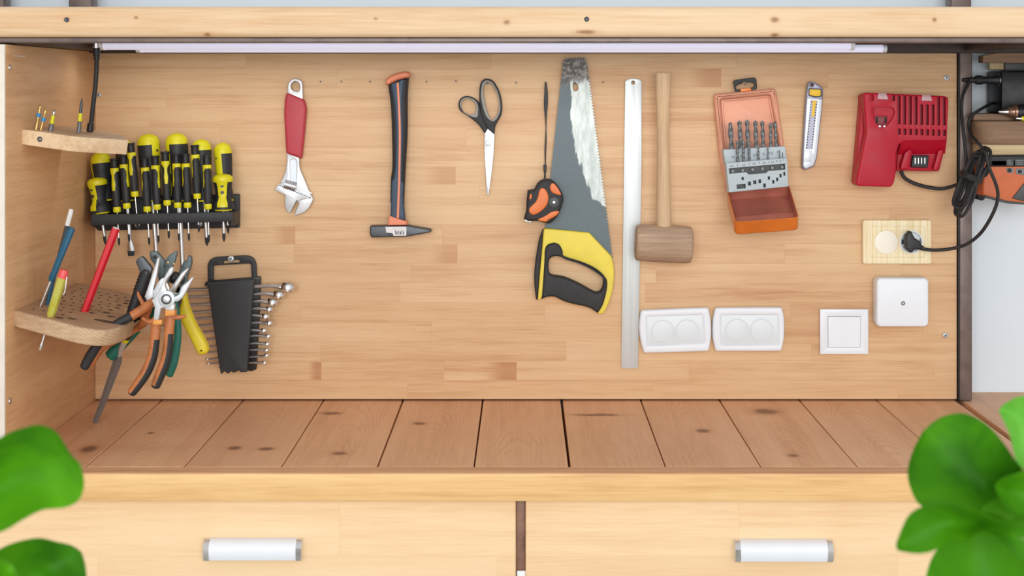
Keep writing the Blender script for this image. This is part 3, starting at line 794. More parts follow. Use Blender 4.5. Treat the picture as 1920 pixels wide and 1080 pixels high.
B().plate(so, ys - .009, .016, .003, steps=3).done('spine_cap', M['rubber'], saw)

# ------------------------------------------------------------------ tape measure
r = thing('tape_measure', 'orange and black tape measure hanging on a strap, overlapping the saw', 'tape measure', W(1020, 420, -.03))
yt = -.046
to = cr([(1007.7, 344.4), (1015.8, 338.3), (1030, 336.8), (1041, 343.4), (1051.5, 357.7), (1056, 369.5), (1055.5, 379), (1050.4, 395.4), (1043.3, 408.6), (1032, 419), (1024, 418.8), (1008.7, 414.7)], 4) + [(990.4, 415.2), (982.2, 410.8), (986.5, 396), (987.3, 377), (989.3, 357.7), (992, 357.8), (1002, 355.5)]
B().plate(to, yt, .034, .006, steps=4).done('case', M['rubber'], r)
b = B()
b.plate(sm([(1010.7, 358.7), (1014.8, 353.2), (1021, 354), (1026, 360.7), (1028.6, 371), (1026, 383), (1018.9, 392.3), (1007.7, 400.4), (999.5, 403), (993.4, 399.4), (991.9, 392.3), (996.5, 386.2), (1004.6, 378), (1008.7, 367.9)], 4), yt - .0016, .006, .0016, steps=3)
b.plate(sm([(1031, 352), (1034, 344.4), (1039, 344.4), (1047, 354), (1052, 365.4), (1043.3, 364.4), (1035, 360.7)], 4), yt - .001, .006, .0014, steps=3)
b.plate(sm([(1008.7, 411.8), (1023, 404.5), (1035, 397), (1048, 396), (1043.3, 404), (1029, 412), (1024, 416), (1014, 414.5)], 4), yt - .001, .006, .0014, steps=3)
b.plate(sm([(992.3, 372), (994.5, 363.5), (997.5, 366), (995.5, 374)], 3), yt - .001, .006, .0012)
b.done('side_panel', M['orange'], r)
hub_ = B().plate(circ(1038.7, 379.6, 10), yt - .0012, .004, .001).done('hub', M['dark_grey'], r)
B().plate(circ(1038.7, 379.6, 3.1), yt - .0024, .004, .001).done('screw', M['chrome'], hub_)
B().plate([(985, 410), (996, 413), (996, 417.5), (984, 415.5)], yt + .006, .018, .0008).done('tape_hook', M['steel'], r)
strap = cr([(1021.6, 310), (1021, 285), (1021.8, 262), (1023, 240), (1021.8, 222), (1019.8, 195), (1020.8, 172), (1021.3, 158), (1023, 152.5)], 4) + cr([(1025, 156), (1027.3, 175), (1027.2, 195), (1025.5, 215), (1024.6, 240), (1025, 262), (1024, 290), (1023.6, 310)], 4)
B().plate(strap, -.010, .0035, .0008).done('strap', M['black'], r)
B().plate(rnd([(1018.8, 309), (1024.8, 309), (1024.6, 323.5), (1019.6, 323.5)], 1), -.012, .007, .001).done('strap_clip', M['black'], r)
B().tubepx([(1022.6, 322, -.009, .8), (1022.4, 332, -.018, .8), (1024, 340, -.03, .8)], 6, 4).tubepx([(1021.5, 322, -.009, .8), (1020.6, 332, -.018, .8), (1019, 340, -.03, .8)], 6, 4).done('string', M['black'], r)

# ------------------------------------------------------------------ ruler
def ruler_mat():
    t = NT('ruler_steel')
    P = t.n('ShaderNodeTexCoord').outputs['Object']; x, y, z = t.sep(P)
    nz = t.noise(t.comb(t.math('MULTIPLY', x, 400.), 0., t.math('MULTIPLY', z, 3.)), 1., 4)
    return t.out(t.ramp(nz, [(.3, lin((196, 204, 206))), (.7, lin((214, 220, 221)))]), .42, .45)
M['ruler'] = ruler_mat()
ro = [(1165, 690.5), (1172.2, 156)] + cr([(1172.2, 153), (1177, 149), (1187.5, 147.5), (1198, 149), (1203.2, 153)], 4) + [(1203, 300), (1196.2, 690.5)]
B().plate(ro, -.0045, .0012, .0002, [circ(1187.3, 155, 3.6)]).done('steel_ruler', M['ruler'], label='long plain steel ruler hanging between hand saw and wooden mallet', cat='ruler')

# ------------------------------------------------------------------ mallet
r = thing('mallet', 'round wooden mallet hanging head down beside the steel ruler', 'mallet', W(1245, 494, -.035))
ym = -.037
b = B()
b.tubepx([(1243, 137, ym, 14, 11), (1243, 141, ym, 15, 12), (1243, 170, ym, 14, 12), (1243, 215, ym, 11.8, 11), (1243.5, 270, ym, 11.5, 11), (1244, 330, ym, 12.5, 12), (1244.5, 390, ym, 13.5, 13), (1245, 432, ym, 13.8, 13)], 20, 6, fixed=True)
b.done('handle', M['mallet_handle'], r)
k = K(ym)
b = B(); pr = []
for t, rad in ((0, 26), (.8, 30.5), (3, 33), (8, 33.8), (30, 34.6), (60, 35), (90, 34.8), (101, 34), (104.5, 32), (106, 27)):
    pr.append((1191.5 + t, 457 + (t - 53) * .045, ym, rad, rad))
b.tubepx(pr, 36, 0, fixed=True)
b.done('head', M['mallet_head'], r, angle=50)

# ------------------------------------------------------------------ drill bit box
r = thing('drill_bit_box', 'open orange metal drill bit box hanging by its black hanger', 'drill bit box', W(1430, 445, -.03))
lid = rnd([(1338.5, 176.5), (1455, 165.5), (1466, 240), (1480, 346), (1362, 356), (1350, 300)], 7)
rim = rnd([(1350, 186), (1445, 177), (1456, 240), (1470, 340), (1371, 346), (1360, 296)], 6)
B().plate(lid, -.004, .003, .0004, mat=0).plate(lid, -.018, .0145, .006, [rim], steps=4).done('lid', M['copper'], r)
ri2 = insetpx(rim, -2.5); 
B().plate(insetpx(rim, 1), -.0075, .004, .0015, [insetpx(rim, 5)]).done('lid_ridge', M['copper'], r)
B().plate(rnd([(1375, 153.5), (1377.5, 150), (1415, 145), (1418.5, 149), (1419.8, 166.5), (1409, 168.5), (1388, 171), (1379, 172)], 2), -.014, .008, .001, [sm([(1380, 163.5), (1384, 159), (1390, 157.5), (1393, 154.5), (1398, 153), (1402, 155), (1407, 154.5), (1413, 156), (1415, 160), (1410, 164.5), (1390, 167), (1383, 168)], 3)]).done('hanger', M['black'], r)
B().plate([(1388, 166.5), (1408, 164.5), (1409, 170), (1389, 172)], -.0155, .006, .0006).done('hanger_tab', M['tray'], r)
# tray: a shallow pan sloping out from the board
LF, RF = W(1378, 417, -.125), W(1498.5, 408, -.125)
LB, RB = W(1362.5, 352, -.018), W(1479, 345, -.018)
Uv = (RF - LF); wl = Uv.length; Uv.normalize()
Vv = ((LB - LF) + (RB - RF)) / 2; hl = Vv.length; Vv.normalize()
o2 = rr(0, 0, wl, hl, .010); i2 = rr(.0016, .0016, wl - .0016, hl - .0016, .009)
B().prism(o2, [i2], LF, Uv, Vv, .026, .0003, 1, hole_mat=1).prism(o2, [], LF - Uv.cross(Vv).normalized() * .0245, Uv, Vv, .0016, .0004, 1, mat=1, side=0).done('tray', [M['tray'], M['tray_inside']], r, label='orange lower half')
# holder with two steps
hs = thing  # keep name short
b = B()
b.plate(rnd([(1356.3, 281), (1472.3, 274.5), (1475, 300), (1361, 311)], 1.5), -.052, .034, .001)
win = [(1366, 315.5), (1472, 306.5), (1472.7, 318), (1440, 320.8), (1437, 324.5), (1404, 327.3), (1399, 323), (1366.5, 326)]
hl_ = [[(1381, 346), (1398, 344.5), (1398.3, 353), (1381.5, 354.5)]]
for x, yy, w, h in ((1392.3, 335, 4.4, 6), (1405, 344.5, 6, 7), (1415, 342, 6, 7), (1424.4, 340, 5, 7), (1433.3, 348, 5, 7.6), (1441.5, 334, 4.4, 6), (1449.8, 341.2, 4, 6.4), (1457, 336.5, 4, 6.6), (1463.3, 329.4, 4, 6.8), (1470.4, 326, 3.6, 7)):
    hl_.append([(x - w / 2, yy - h / 2), (x + w / 2, yy - h / 2 - .3), (x + w / 2 + .4, yy + h / 2 - .3), (x - w / 2 + .4, yy + h / 2)])
b.plate(rnd([(1361.5, 306), (1476, 296.5), (1478.5, 349.7), (1367, 361)], 1.5), -.076, .006, [.0008] + [0] * 12, [win] + hl_)
b.plate([(1362, 307), (1475.5, 297.5), (1477.5, 348.5), (1367.5, 360)], -.0655, .012, 0, mat=1)
b.plate([(1361.8, 306.3), (1475.8, 296.8), (1476, 302), (1362, 312)], -.070, .030, .0004)
b.plate([(1361.8, 306), (1366, 306), (1371, 360.5), (1367, 361)], -.070, .03, .0004).plate([(1472, 297), (1475.9, 296.6), (1478.4, 349.7), (1474, 350)], -.070, .03, .0004)
for k_ in range(6): b.plate(circ(1374 + k_ * 18.5, 321 - k_ * 1.55, 2.6), -.0725, .004, 0, mat=2)
holder = b.done('holder', [M['holder'], M['dark_grey'], M['twist']], r)
def text_on(s, px, py, size, yf, parent, m, ang=4):
    cu = bpy.data.curves.new('txt', 'FONT'); cu.body = s; cu.size = size; cu.align_x = 'CENTER'
    ob = bpy.data.objects.new('txt', cu)
    me = ob.to_mesh(); w = W(px, py, yf); a = math.radians(ang); ca, sa = math.cos(a), math.sin(a)
    vs = [Vector((w.x + v.co.x * ca - v.co.y * sa, yf, w.z + v.co.x * sa + v.co.y * ca)) for v in me.vertices]
    fs = [tuple(p.vertices) for p in me.polygons]
    ob.to_mesh_clear(); bpy.data.objects.remove(ob); bpy.data.curves.remove(cu)
    return vs, fs
b = B()
for s, px, py in (('10', 1374, 296.5), ('9', 1390, 295.5), ('8', 1404, 294), ('6,5', 1416.5, 293), ('6', 1432, 290.5), ('7,5', 1445.5, 289.5), ('7', 1458, 288)):
    b.add(*text_on(s, px, py, .0066, -.0523, None, None))
b.done('number_markings', M['ink'], holder, recalc=False)
b = B()
for s, px, py in (('6,5', 1372, 313), ('6', 1383, 311), ('5,5', 1394.5, 311), ('5', 1405, 309.5), ('4,5', 1414.5, 309), ('4', 1423.5, 307), ('3,5', 1432.5, 307), ('3', 1441, 305.5), ('2,5', 1448.5, 305.5), ('2', 1456, 303.8), ('1,5', 1462, 303.5), ('1', 1469, 302)):
    b.add(*text_on(s, px, py, .0052, -.0763, None, None))
b.done('number_markings', M['ink'], holder, recalc=False)

def drill_mesh(rad, ln, name='drill_bit'):
    b = B(); n = 12; vs, fs = [], []; L = int(ln * 900) + 8
    for i in range(L + 1):
        t = i / L; h = ln * t
        for j in range(n):
            a = 2 * math.pi * j / n
            flute = 1 - .42 * abs(math.cos(a)) ** 3 if h > .0 else 1
            rr_ = rad * flute * (1 if t < .94 else max(.08, (1 - t) / .06))
            tw = h / (rad * 5.5) * math.pi
            vs.append((rr_ * math.cos(a + tw), rr_ * math.sin(a + tw), h))
    for i in range(L):
        for j in range(n):
            k = (j + 1) % n; fs.append((i * n + j, i * n + k, (i + 1) * n + k, (i + 1) * n + j))
    fs.append(tuple(range(n))[::-1]); fs.append(tuple(L * n + j for j in range(n)))
    return b.add(vs, fs)
rear = [(1372, 284, 1369, 229, 5), (1390, 282, 1386, 226, 4.6), (1403, 281, 1400.5, 224, 4.4), (1418, 279, 1416, 225.5, 4.2), (1431, 277, 1429, 226, 4), (1445, 276, 1444.8, 229.5, 3.6), (1456, 274, 1452.5, 226.5, 3.4)]
ordn = ['leftmost and thickest', 'second', 'third', 'fourth', 'fifth', 'sixth', 'last and slimmest']
for i, (a, b_, c, d, rad) in enumerate(rear):
    yb = -.034; k = K(yb); p, q = W(a, b_ + 6, yb), W(c, d, yb)
    o = drill_mesh(rad * k, (q - p).length).done('drill_bit', M['twist'], loc=(0, 0, 0), local=True, label=f'{ordn[i]} black twist drill from the left, back row of the orange box', cat='drill bit', group='drill bits in the orange box')
    aim(o, p, p - (q - p))
front = [(1383.5, 300.5, 1382.5, 263, 3.2), (1394.5, 299.5, 1393.5, 262, 3), (1405, 299, 1404, 264, 2.8), (1422.5, 297, 1421.5, 272, 2.2), (1440, 295, 1439.5, 276, 1.7), (1461.5, 291, 1461.3, 281, 1.1), (1467.5, 292, 1467.3, 285, .9)]
ordf = ['leftmost small', 'second small', 'third small', 'fourth small', 'thin fifth', 'very thin sixth', 'hair-thin last']
for i, (a, b_, c, d, rad) in enumerate(front):
    yb = -.062; k = K(yb); p, q = W(a, b_ + 8, yb), W(c, d, yb)
    o = drill_mesh(rad * k, (q - p).length).done('drill_bit', M['twist'], loc=(0, 0, 0), local=True, label=f'{ordf[i]} twist drill from the left, front row of the grey holder', cat='drill bit', group='drill bits in the orange box')
    aim(o, p, p - (q - p))

# ------------------------------------------------------------------ utility knife
r = thing('utility_knife', 'silver snap-blade utility knife with yellow window hanging by its end', 'utility knife', W(1523, 319))
ko = rnd([(1515.5, 155), (1522.5, 151.7), (1541, 162), (1544, 167), (1543, 186), (1537.5, 246), (1532.2, 295), (1527, 312.4), (1509.4, 319.6), (1503.8, 313.3), (1505, 281), (1509.4, 210), (1512.5, 172)], 3)
B().plate(ko, -.0155, .014, .003, [circ(1522.6, 158.8, 2.6, 16)], steps=3).done('body', M['silver_dark'], r)
fo = rnd([(1513.6, 184), (1542, 186.5), (1536, 246), (1530.8, 294), (1525.5, 310), (1510.5, 316.6), (1506.2, 311), (1507.5, 281), (1511, 225)], 2)
sl_ = [(1521.2, 188.5), (1532.5, 189.5), (1523, 279.5), (1511.5, 279)]
B().plate(fo, -.0167, .004, .001, [sl_]).done('face_plate', M['silver'], r)
tk_ = B().plate(sl_, -.0158, .002, 0).done('slide_track', M['silver_dark'], r)
b = B()
for i in range(18):
    t = i / 17; 
    for xa, xb in ((1520.2, 1511.8), (1530.8, 1522.2)):
        px, py = xa + (xb - xa) * t + .6, 191 + 86 * t
        b.plate(rot(rr(px - 1.4, py - 1, px + 1.4, py + 1, .6, 2), (px, py), 20), -.0163, .001, 0)
b.done('track_teeth', M['ink'], tk_)
B().plate(rnd([(1522.6, 189), (1532, 190), (1530.8, 192.5), (1529.8, 193), (1527, 219), (1522, 219), (1524.3, 193), (1522.4, 192)], .6), -.0172, .004, .0005).done('slider', M['knife_y'], r)
B().plate(rnd([(1516.5, 165), (1541, 166.5), (1541, 181), (1528, 183.5), (1515.5, 179.5)], 2.5), -.0166, .004, .0008).done('window_frame', M['dark_grey'], r)
B().plate(rnd([(1518.3, 167), (1539, 168), (1539, 179.5), (1530, 180.5), (1517.8, 178)], 2), -.0176, .004, .001).done('window', M['knife_y'], r)
B().plate([(1509.5, 281.5), (1522, 282.5), (1521, 304), (1508, 303)], -.0172, .002, .0004).done('belly_plate', M['silver'], r)
# ------------------------------------------------------------------ red charger
r = thing('battery_charger', 'red battery charger with vent slots mounted on the tool board', 'battery charger', W(1690, 350, 0))
yb, yf = -.052, -.060
Lo = rnd([(1619.5, 176), (1627, 173.7), (1773, 180.2), (1779, 186), (1776, 263.5), (1766, 265), (1696, 265.5), (1686, 271), (1681, 288), (1680.7, 319), (1676.5, 343), (1671.5, 350.5), (1609, 349), (1605.5, 343), (1614, 298), (1624, 249), (1622, 210)], 3.5)
slots = []
for i in range(9):
    x = 1683.2 + 10.6 * i
    top = 179 + i * .5 if i not in (4, 5, 6) else 196
    slots.append(rr(x, top, x + 5.4, 233 + i * .25, 1.2, 2))
    slots.append(rr(x + .2, 241 + i * .3, x + 5.8, 252.5 + i * .3, 1.4, 2))
slots += [rr(1632.8, 178, 1638.2, 189, 1, 2), rr(1672.8, 178.5, 1678.2, 189.5, 1, 2)]
drop = sm([(1633.5, 208), (1638, 201.5), (1648, 200.5), (1664, 200.5), (1674, 203), (1678, 210), (1674, 222), (1664, 235), (1655, 240.5), (1645, 236), (1638, 222)], 4)
B().plate(Lo, yf, .03, [.003] + [.0003] * (len(slots) + 1), slots + [drop], steps=3).done('shell', M['red'], r)
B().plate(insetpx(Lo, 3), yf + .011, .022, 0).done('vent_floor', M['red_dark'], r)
B().plate(insetpx(drop, -1), yf + .007, .006, 0).done('small_recess', M['red'], r)
# body behind: a wider back and left flank
bo_ = rnd([(1617, 176), (1778, 182), (1775, 264), (1761, 321.5), (1680.5, 320), (1676, 343), (1671, 350), (1606, 348.5), (1603, 342)], 4)
B().plate(bo_, -.034, .033, .002, steps=2).done('housing', M['red'], r)
B().plate(rnd([(1619.3, 178), (1640, 178), (1640, 346), (1605.8, 344), (1624, 250)], 3), yf + .006, .05, .002).done('flank', M['red'], r)
# battery dock
dk = rnd([(1684, 270), (1769, 265.5), (1775, 266), (1761, 321), (1681.5, 319)], 3)
B().plate(dk, -.038, .03, .002).done('dock', M['red'], r)
b = B()
b.slab([W(1684, 290, -.0395), W(1772, 288, -.0395), W(1775, 263, -.060), W(1690, 266, -.060)], .006)
b.plate(rnd([(1697, 286), (1707, 279), (1711, 284), (1703, 316), (1690, 318), (1689, 312)], 2), -.052, .016, .002)
b.plate(rnd([(1760, 281), (1770, 280), (1763, 312), (1757, 320), (1750, 318)], 2), -.052, .016, .002)
b.done('dock_rail', M['red'], r)
tb_ = B().plate(rnd([(1712, 291.5), (1742, 291.5), (1740, 314.5), (1709, 314)], 2), -.048, .012, .002).done('terminal_block', M['black'], r)
b = B()
for i in range(4): b.plate(rr(1715.4 + i * 6, 296, 1716.8 + i * 6, 307, .5, 2), -.0490, .002, 0)
b.done('contact', M['chrome'], tb_)
b = B()
for pts in ([(1647.5, 174.5), (1662, 174.8), (1666, 187), (1645, 186)], [(1730, 177.5), (1745, 178), (1748.5, 189.5), (1728, 189)]):
    b.plate(rnd(pts, 1), yf - .001, .01, .001)
b.done('indicator_lens', M['clear_grey'], r)
b = B()
b.plate(rnd([(1641, 217), (1664, 217), (1664, 231), (1655, 237), (1646, 234), (1641, 226)], 2), -.0545, .008, .001)
b.plate(rr(1643, 220, 1646, 231, .5, 2), -.0555, .004, 0, mat=1).plate(rr(1659, 220, 1662, 231, .5, 2), -.0555, .004, 0, mat=1).plate(circ(1650, 237, 2.4), -.0555, .004, .0005, mat=2).plate(circ(1659, 237, 2.4), -.0555, .004, .0005, mat=2)
b.done('small_dock', [M['red_dark'], M['hole'], M['chrome']], r)
# cord: hangs to the coiled bundle by the post, then back to the socket
pts = [(1690, 316, -.02, 3.6), (1691, 325, -.022, 3.6), (1698, 335, -.024, 3.6), (1715, 344, -.026, 3.6), (1740, 351, -.028, 3.6), (1768, 353.5, -.032, 3.4), (1795, 346, -.05, 3.3), (1822, 334, -.085, 3.2), (1848, 329, -.09, 3.2)]
b = B(); b.tubepx(pts, 10, 6)
rnd_ = random.Random(4)
cx, cy = 1818, 336; u = Vector((.40, -.917)); v = Vector((.917, .40))
loop = []
for k in range(6):
    Lh, Wd = 62 + rnd_.uniform(-14, 10), 19 + rnd_.uniform(-8, 8); ox, oy = rnd_.uniform(-6, 8), rnd_.uniform(-6, 8)
    for s_ in range(8):
        a = 2 * math.pi * s_ / 8 + .4
        q = Vector((cx + ox, cy + oy)) + u * (Lh * math.sin(a)) + v * (Wd * math.cos(a) * (1 - .35 * (abs(math.sin(a)) < .4)))
        loop.append((q.x, q.y, -.055 - .04 * (.5 + .5 * math.cos(a)) - .004 * k - .004 * rnd_.random(), 3.2))
loop = [(1848, 329, -.09, 3.2), (1852, 318, -.088, 3.2)] + loop + [(1838, 296, -.10, 3.2), (1843, 283, -.115, 3.3)]
b.tubepx(loop, 9, 5)
tail = [(1843, 283, -.115, 3.3), (1849, 286, -.12, 3.3), (1851, 300, -.122, 3.3), (1856, 318, -.122, 3.3), (1866, 342, -.12, 3.3), (1871, 362, -.115, 3.3), (1868, 385, -.108, 3.3), (1854, 415, -.095, 3.3), (1836, 440, -.075, 3.3), (1812, 458, -.055, 3.3), (1785, 466, -.04, 3.3), (1755, 469, -.032, 3.3), (1733, 467, -.028, 3.5), (1722, 463.5, -.026, 4.5)]
b.tubepx(tail, 10, 6)
b.done('power_cord', M['rubber'], r)
t_ = B()
for i in range(3):
    cc = []
    for s_ in range(14):
        a = 2 * math.pi * s_ / 13
        q = Vector((1821, 331)) + v * (21 * math.cos(a)) + u * (3 * i - 4)
        cc.append((q.x, q.y, -.083 - .042 * math.sin(a), 2.6))
    t_.tubepx(cc, 8, 3)
t_.done('cord_tie', M['rubber'], r)
b = B()
b.plate(circ(1708, 454, 9, 20), -.016, .008, .0015).plate(rnd([(1699, 441), (1703, 438), (1705, 434), (1710, 434), (1712, 440), (1716, 447), (1722, 450), (1727, 455), (1729, 461), (1727, 467), (1718, 468), (1713, 470), (1711, 474), (1706, 474), (1704, 470), (1699, 467)], 2), -.034, .02, .003, steps=3)
b.tubepx([(1716, 459, -.028, 6), (1724, 463, -.027, 5.2), (1731, 466, -.028, 4.2)], 12, 3)
b.done('plug', M['black'], r)

# ------------------------------------------------------------------ beige double socket
r = thing('double_socket', 'beige wood-grain double socket with a black plug in it', 'socket', W(1682, 496))
B().plate(rr(1618, 412.5, 1747, 495, 4), -.011, .0105, .002, [rr(1633, 426.5, 1734, 482, 3)], steps=3).done('frame', M['beige'], r)
B().plate(rr(1632, 425.5, 1735, 483, 3), -.0095, .009, .001, [circ(1662, 454.5, 22.5), circ(1709, 454, 21.5)]).done('insert', M['beige'], r)
B().plate(circ(1662, 454.5, 22.3, 36), -.0105, .009, .001, steps=2).done('socket_cap', M['cap_cream'], r)
B().plate(circ(1662, 454.5, 22.6, 36), -.0100, .004, .0006, [circ(1662, 454.5, 20.6, 36)]).done('cap_ring', M['beige'], r)
B().plate(circ(1709, 454, 22, 36), -.0102, .008, .0006, [circ(1709, 454, 19, 36)]).plate(circ(1709, 454, 20, 36), -.004, .0035, 0).done('socket_cup', M['white2'], r)
b = B(); b.plate(rr(1687.5, 449, 1694.5, 458, 1, 2), -.008, .005, .0005).plate(rr(1725, 449, 1730, 458, 1, 2), -.008, .005, .0005)
b.done('earth_clip', M['darksteel'], r)

# ------------------------------------------------------------------ white double sockets
def white_socket(outer, inner, circles, label, base):
    r = thing('double_socket', label, 'socket', W(*base), 'white covered double sockets')
    B().plate(rnd(outer, 5), -.015, .0145, .0045, [rnd(inner, 3)], steps=4).done('frame', M['white'], r)
    B().plate(rnd(insetpx(inner, -1), 3), -.0135, .012, .0012).done('insert', M['white2'], r)
    for c in circles:
        B().plate(circ(c[0], c[1], 23, 40), -.0141, .004, .0007, [circ(c[0], c[1], 21.3, 40)]).plate(circ(c[0], c[1], 21.0, 40), -.0146, .004, .0011, steps=3).done('socket_cap', M['white2'], r)
white_socket(cr([(1202, 582), (1266, 579), (1329, 576.8)], 3) + cr([(1333.2, 600), (1334.2, 618), (1333.4, 637)], 3) + cr([(1329.6, 659.2), (1268, 661.2), (1207, 662.8)], 3) + cr([(1201.2, 640), (1198.6, 618), (1199.2, 600)], 3),
             [(1213, 594.5), (1317, 591), (1321, 643), (1215, 648)], [(1243, 622), (1288.6, 621)], 'white double socket with closed caps right beside the steel ruler', (1266, 663))
white_socket(cr([(1341, 577.3), (1404, 576.6), (1467, 576.5)], 3) + cr([(1471, 597), (1471.4, 616), (1470.5, 636)], 3) + cr([(1466, 659), (1404, 659.2), (1341.5, 659.3)], 3) + cr([(1337, 636), (1336.2, 618), (1337, 600)], 3),
             [(1352.5, 591.5), (1458, 591), (1460, 646), (1353, 647)], [(1382, 620), (1428.4, 620)], 'second white double socket from the ruler, next to bare board', (1404, 659))
# ------------------------------------------------------------------ light switch
r = thing('light_switch', 'square white light switch to the left of the junction box', 'light switch', W(1583, 664))
B().plate([(1538, 580), (1628.3, 580), (1628.3, 664.2), (1538, 664.2)], -.0105, .010, .0012, [rr(1552.5, 593.5, 1614, 652, 1.5)]).done('frame', M['white'], r)
B().plate(rr(1553, 594, 1613.5, 651.5, 1.5), -.0085, .008, .0006).done('inner_frame', M['white'], r)
b = B(); p = [W(1556, 650, -.0088), W(1611, 650, -.0116), W(1611, 596, -.0116), W(1556, 596, -.0088)]
b.slab(p, .004); b.done('rocker', M['white'], r)
# ------------------------------------------------------------------ junction box
r = thing('junction_box', 'white rounded square junction box under the beige socket', 'junction box', W(1690, 612))
B().plate(rr(1643, 521, 1741, 613, 9, 6), -.030, .0295, .004, steps=4).done('base', M['white'], r)
jl_ = B().plate(rr(1644, 521.5, 1741.5, 613, 9, 6), -.034, .012, .004, steps=4).done('lid', M['white'], r)
B().plate(circ(1693.4, 568.7, 4.2, 18), -.0345, .002, .0005, [circ(1693.4, 568.7, 1.4, 8)]).done('screw', M['jbox_pin'], jl_)

# ------------------------------------------------------------------ right compartment: shelf, box charger, orange charger, drill
r = thing('side_shelf', 'stacked brown and cream boards of the small shelf right of the post', 'shelf', W(1900, 292, -.1))
b = B(); x1 = PX(1.3)
SY = -.065
xa = W(1829, 0, SY).x
zt1, zb1 = W(0, 227, SY).z, W(0, 271, SY).z
pl_ = [(xa + .035, SY), (x1, SY), (x1, .085), (xa + .03, .085), (xa + .004, -.03), (xa + .006, -.045), (xa + .016, -.058)]
B().prism(pl_, [], (0, 0, zt1), (1, 0, 0), (0, 1, 0), zt1 - zb1, .004, 2).done('board', M['brown_board'], r)
B().box(W(1826, 0, -.025).x, x1, -.025, .085, zt1 + .0002, W(0, 213.5, -.025).z, bevel=.001).done('upper_board', M['brown_board'], r)
B().box(W(1838, 0, -.05).x, x1, -.05, .085, W(0, 291, -.05).z, zb1 - .0002, bevel=.002).done('lower_board', M['cream_board'], r, label='cream lower board')
r = thing('ceiling_board', 'brown wooden board under the shelf frame at the upper right corner', 'board', W(1880, 118, -.2))
B().plate([(1843, 117.5), (1843, 104), (1868, 99.5), (1970, 84), (1970, 118.5)], -.02, .03, .001).done('board', M['brown_board'], r)
B().plate([(1885, 116), (1970, 116), (1970, 134), (1885, 132)], .02, .03, .001).plate([(1856, 118), (1884, 118), (1884, 131), (1856, 130)], .03, .02, .001, mat=1).done('bracket', [M['dark_grey'], M['cream_board']], r)
r = thing('power_adapter', 'black box adapter standing on the boards at the right edge', 'power adapter', W(1885, 212, -.05))
ya, yb_ = -.020, .075
zb2 = W(0, 213.5, -.025).z + .0003
xa, xb = W(1878, 0, ya).x, PX(1.25)
B().box(xa, xb, ya, yb_, zb2, W(0, 133, ya).z, bevel=.004).done('housing', M['matt_black'], r)
zc = W(0, 150, -.01).z
b = B(); b.lathe([(.0, .0095), (-.006, .0095), (-.014, .0075), (-.03, .007), (-.036, .009), (-.044, .009), (-.048, .0055), (-.062, .0045), (-.07, .003)], 14, axis='X', at=(xa, -.0095, zc))
b.done('cord_plug', M['black'], r)
e = Vector((xa - .066, -.0095, zc)); 
kk = K(-.03)
b = B()
b.sweep(cr([(e.x, e.y, e.z, .0033), (W(1812, 0, -.0).x, -.016, W(0, 153, -.0).z, .0033)] + [tuple(W(px, py, yy)) + (.0033,) for px, py, yy in ((1805, 180, -.03), (1803, 210, -.036), (1806, 245, -.05), (1810, 280, -.055), (1812, 310, -.06), (1816, 335, -.066), (1812, 365, -.07))], 6), 9)
b.sweep(cr([(xa + .01, yb_ - .02, W(0, 192, -.0).z, .003)] + [tuple(W(px, py, yy)) + (.003,) for px, py, yy in ((1842, 203, -.015), (1820, 219, -.03), (1817, 238, -.035), (1822, 254, -.055), (1834, 268, -.075), (1842, 280, -.08), (1838, 300, -.075))], 6), 9)
b.done('cord', M['rubber'], r)
b = B(); b.lathe([(-.0005, .0), (-.001, .0105), (-.0018, .0105), (-.0018, .008), (-.0005, .008)], 20, axis='X', at=(xa, -.0095, zc - .0))
b.done('socket_ring', M['steel'], r)

r = thing('drill', 'cordless drill lying on the shelf with its chuck pointing left', 'drill', W(1900, 222, -.15))
yd = -.045; kd = K(yd); cz = W(0, 209.5, yd)
X = lambda px: W(px, 0, yd).x
c0 = Vector((0, yd, cz.z))
b = B(); b.lathe([(X(1872), .0022), (X(1874), .003), (X(1886), .0062), (X(1889), .0065)], 18, axis='X', at=c0); b.done('chuck_jaws', M['chrome'], r)
b = B(); b.lathe([(X(1889), .007), (X(1891), .0088), (X(1900), .011), (X(1901), .0132), (X(1905), .0136), (X(1905.5), .012)], 24, axis='X', at=c0); b.done('chuck', M['bronze'], r)
b = B(); b.lathe([(X(1905), .0115), (X(1912), .0125), (X(1930), .0138), (X(1960), .0148), (X(1980), .0152), (X(2100), .0152), (X(2110), .012)], 24, axis='X', at=c0); b.done('body', M['black'], r)
b = B(); zs = zt1 + .0045
b.sweep([(X(1901), yd - .012, zs, .0015), (X(1906), yd - .012, zs, .0035), (X(1910), yd - .012, zs, .0035), (X(1911), yd - .012, zs, .0042), (X(1940), yd - .012, zs, .0042)], 10, matfn=lambda a, j: 0 if a < .6 else 1)
b.done('screwdriver_bit', [M['chrome'], M['yellow']], label='yellow-ringed driver bit lying in front of the drill on the shelf', cat='driver bit')

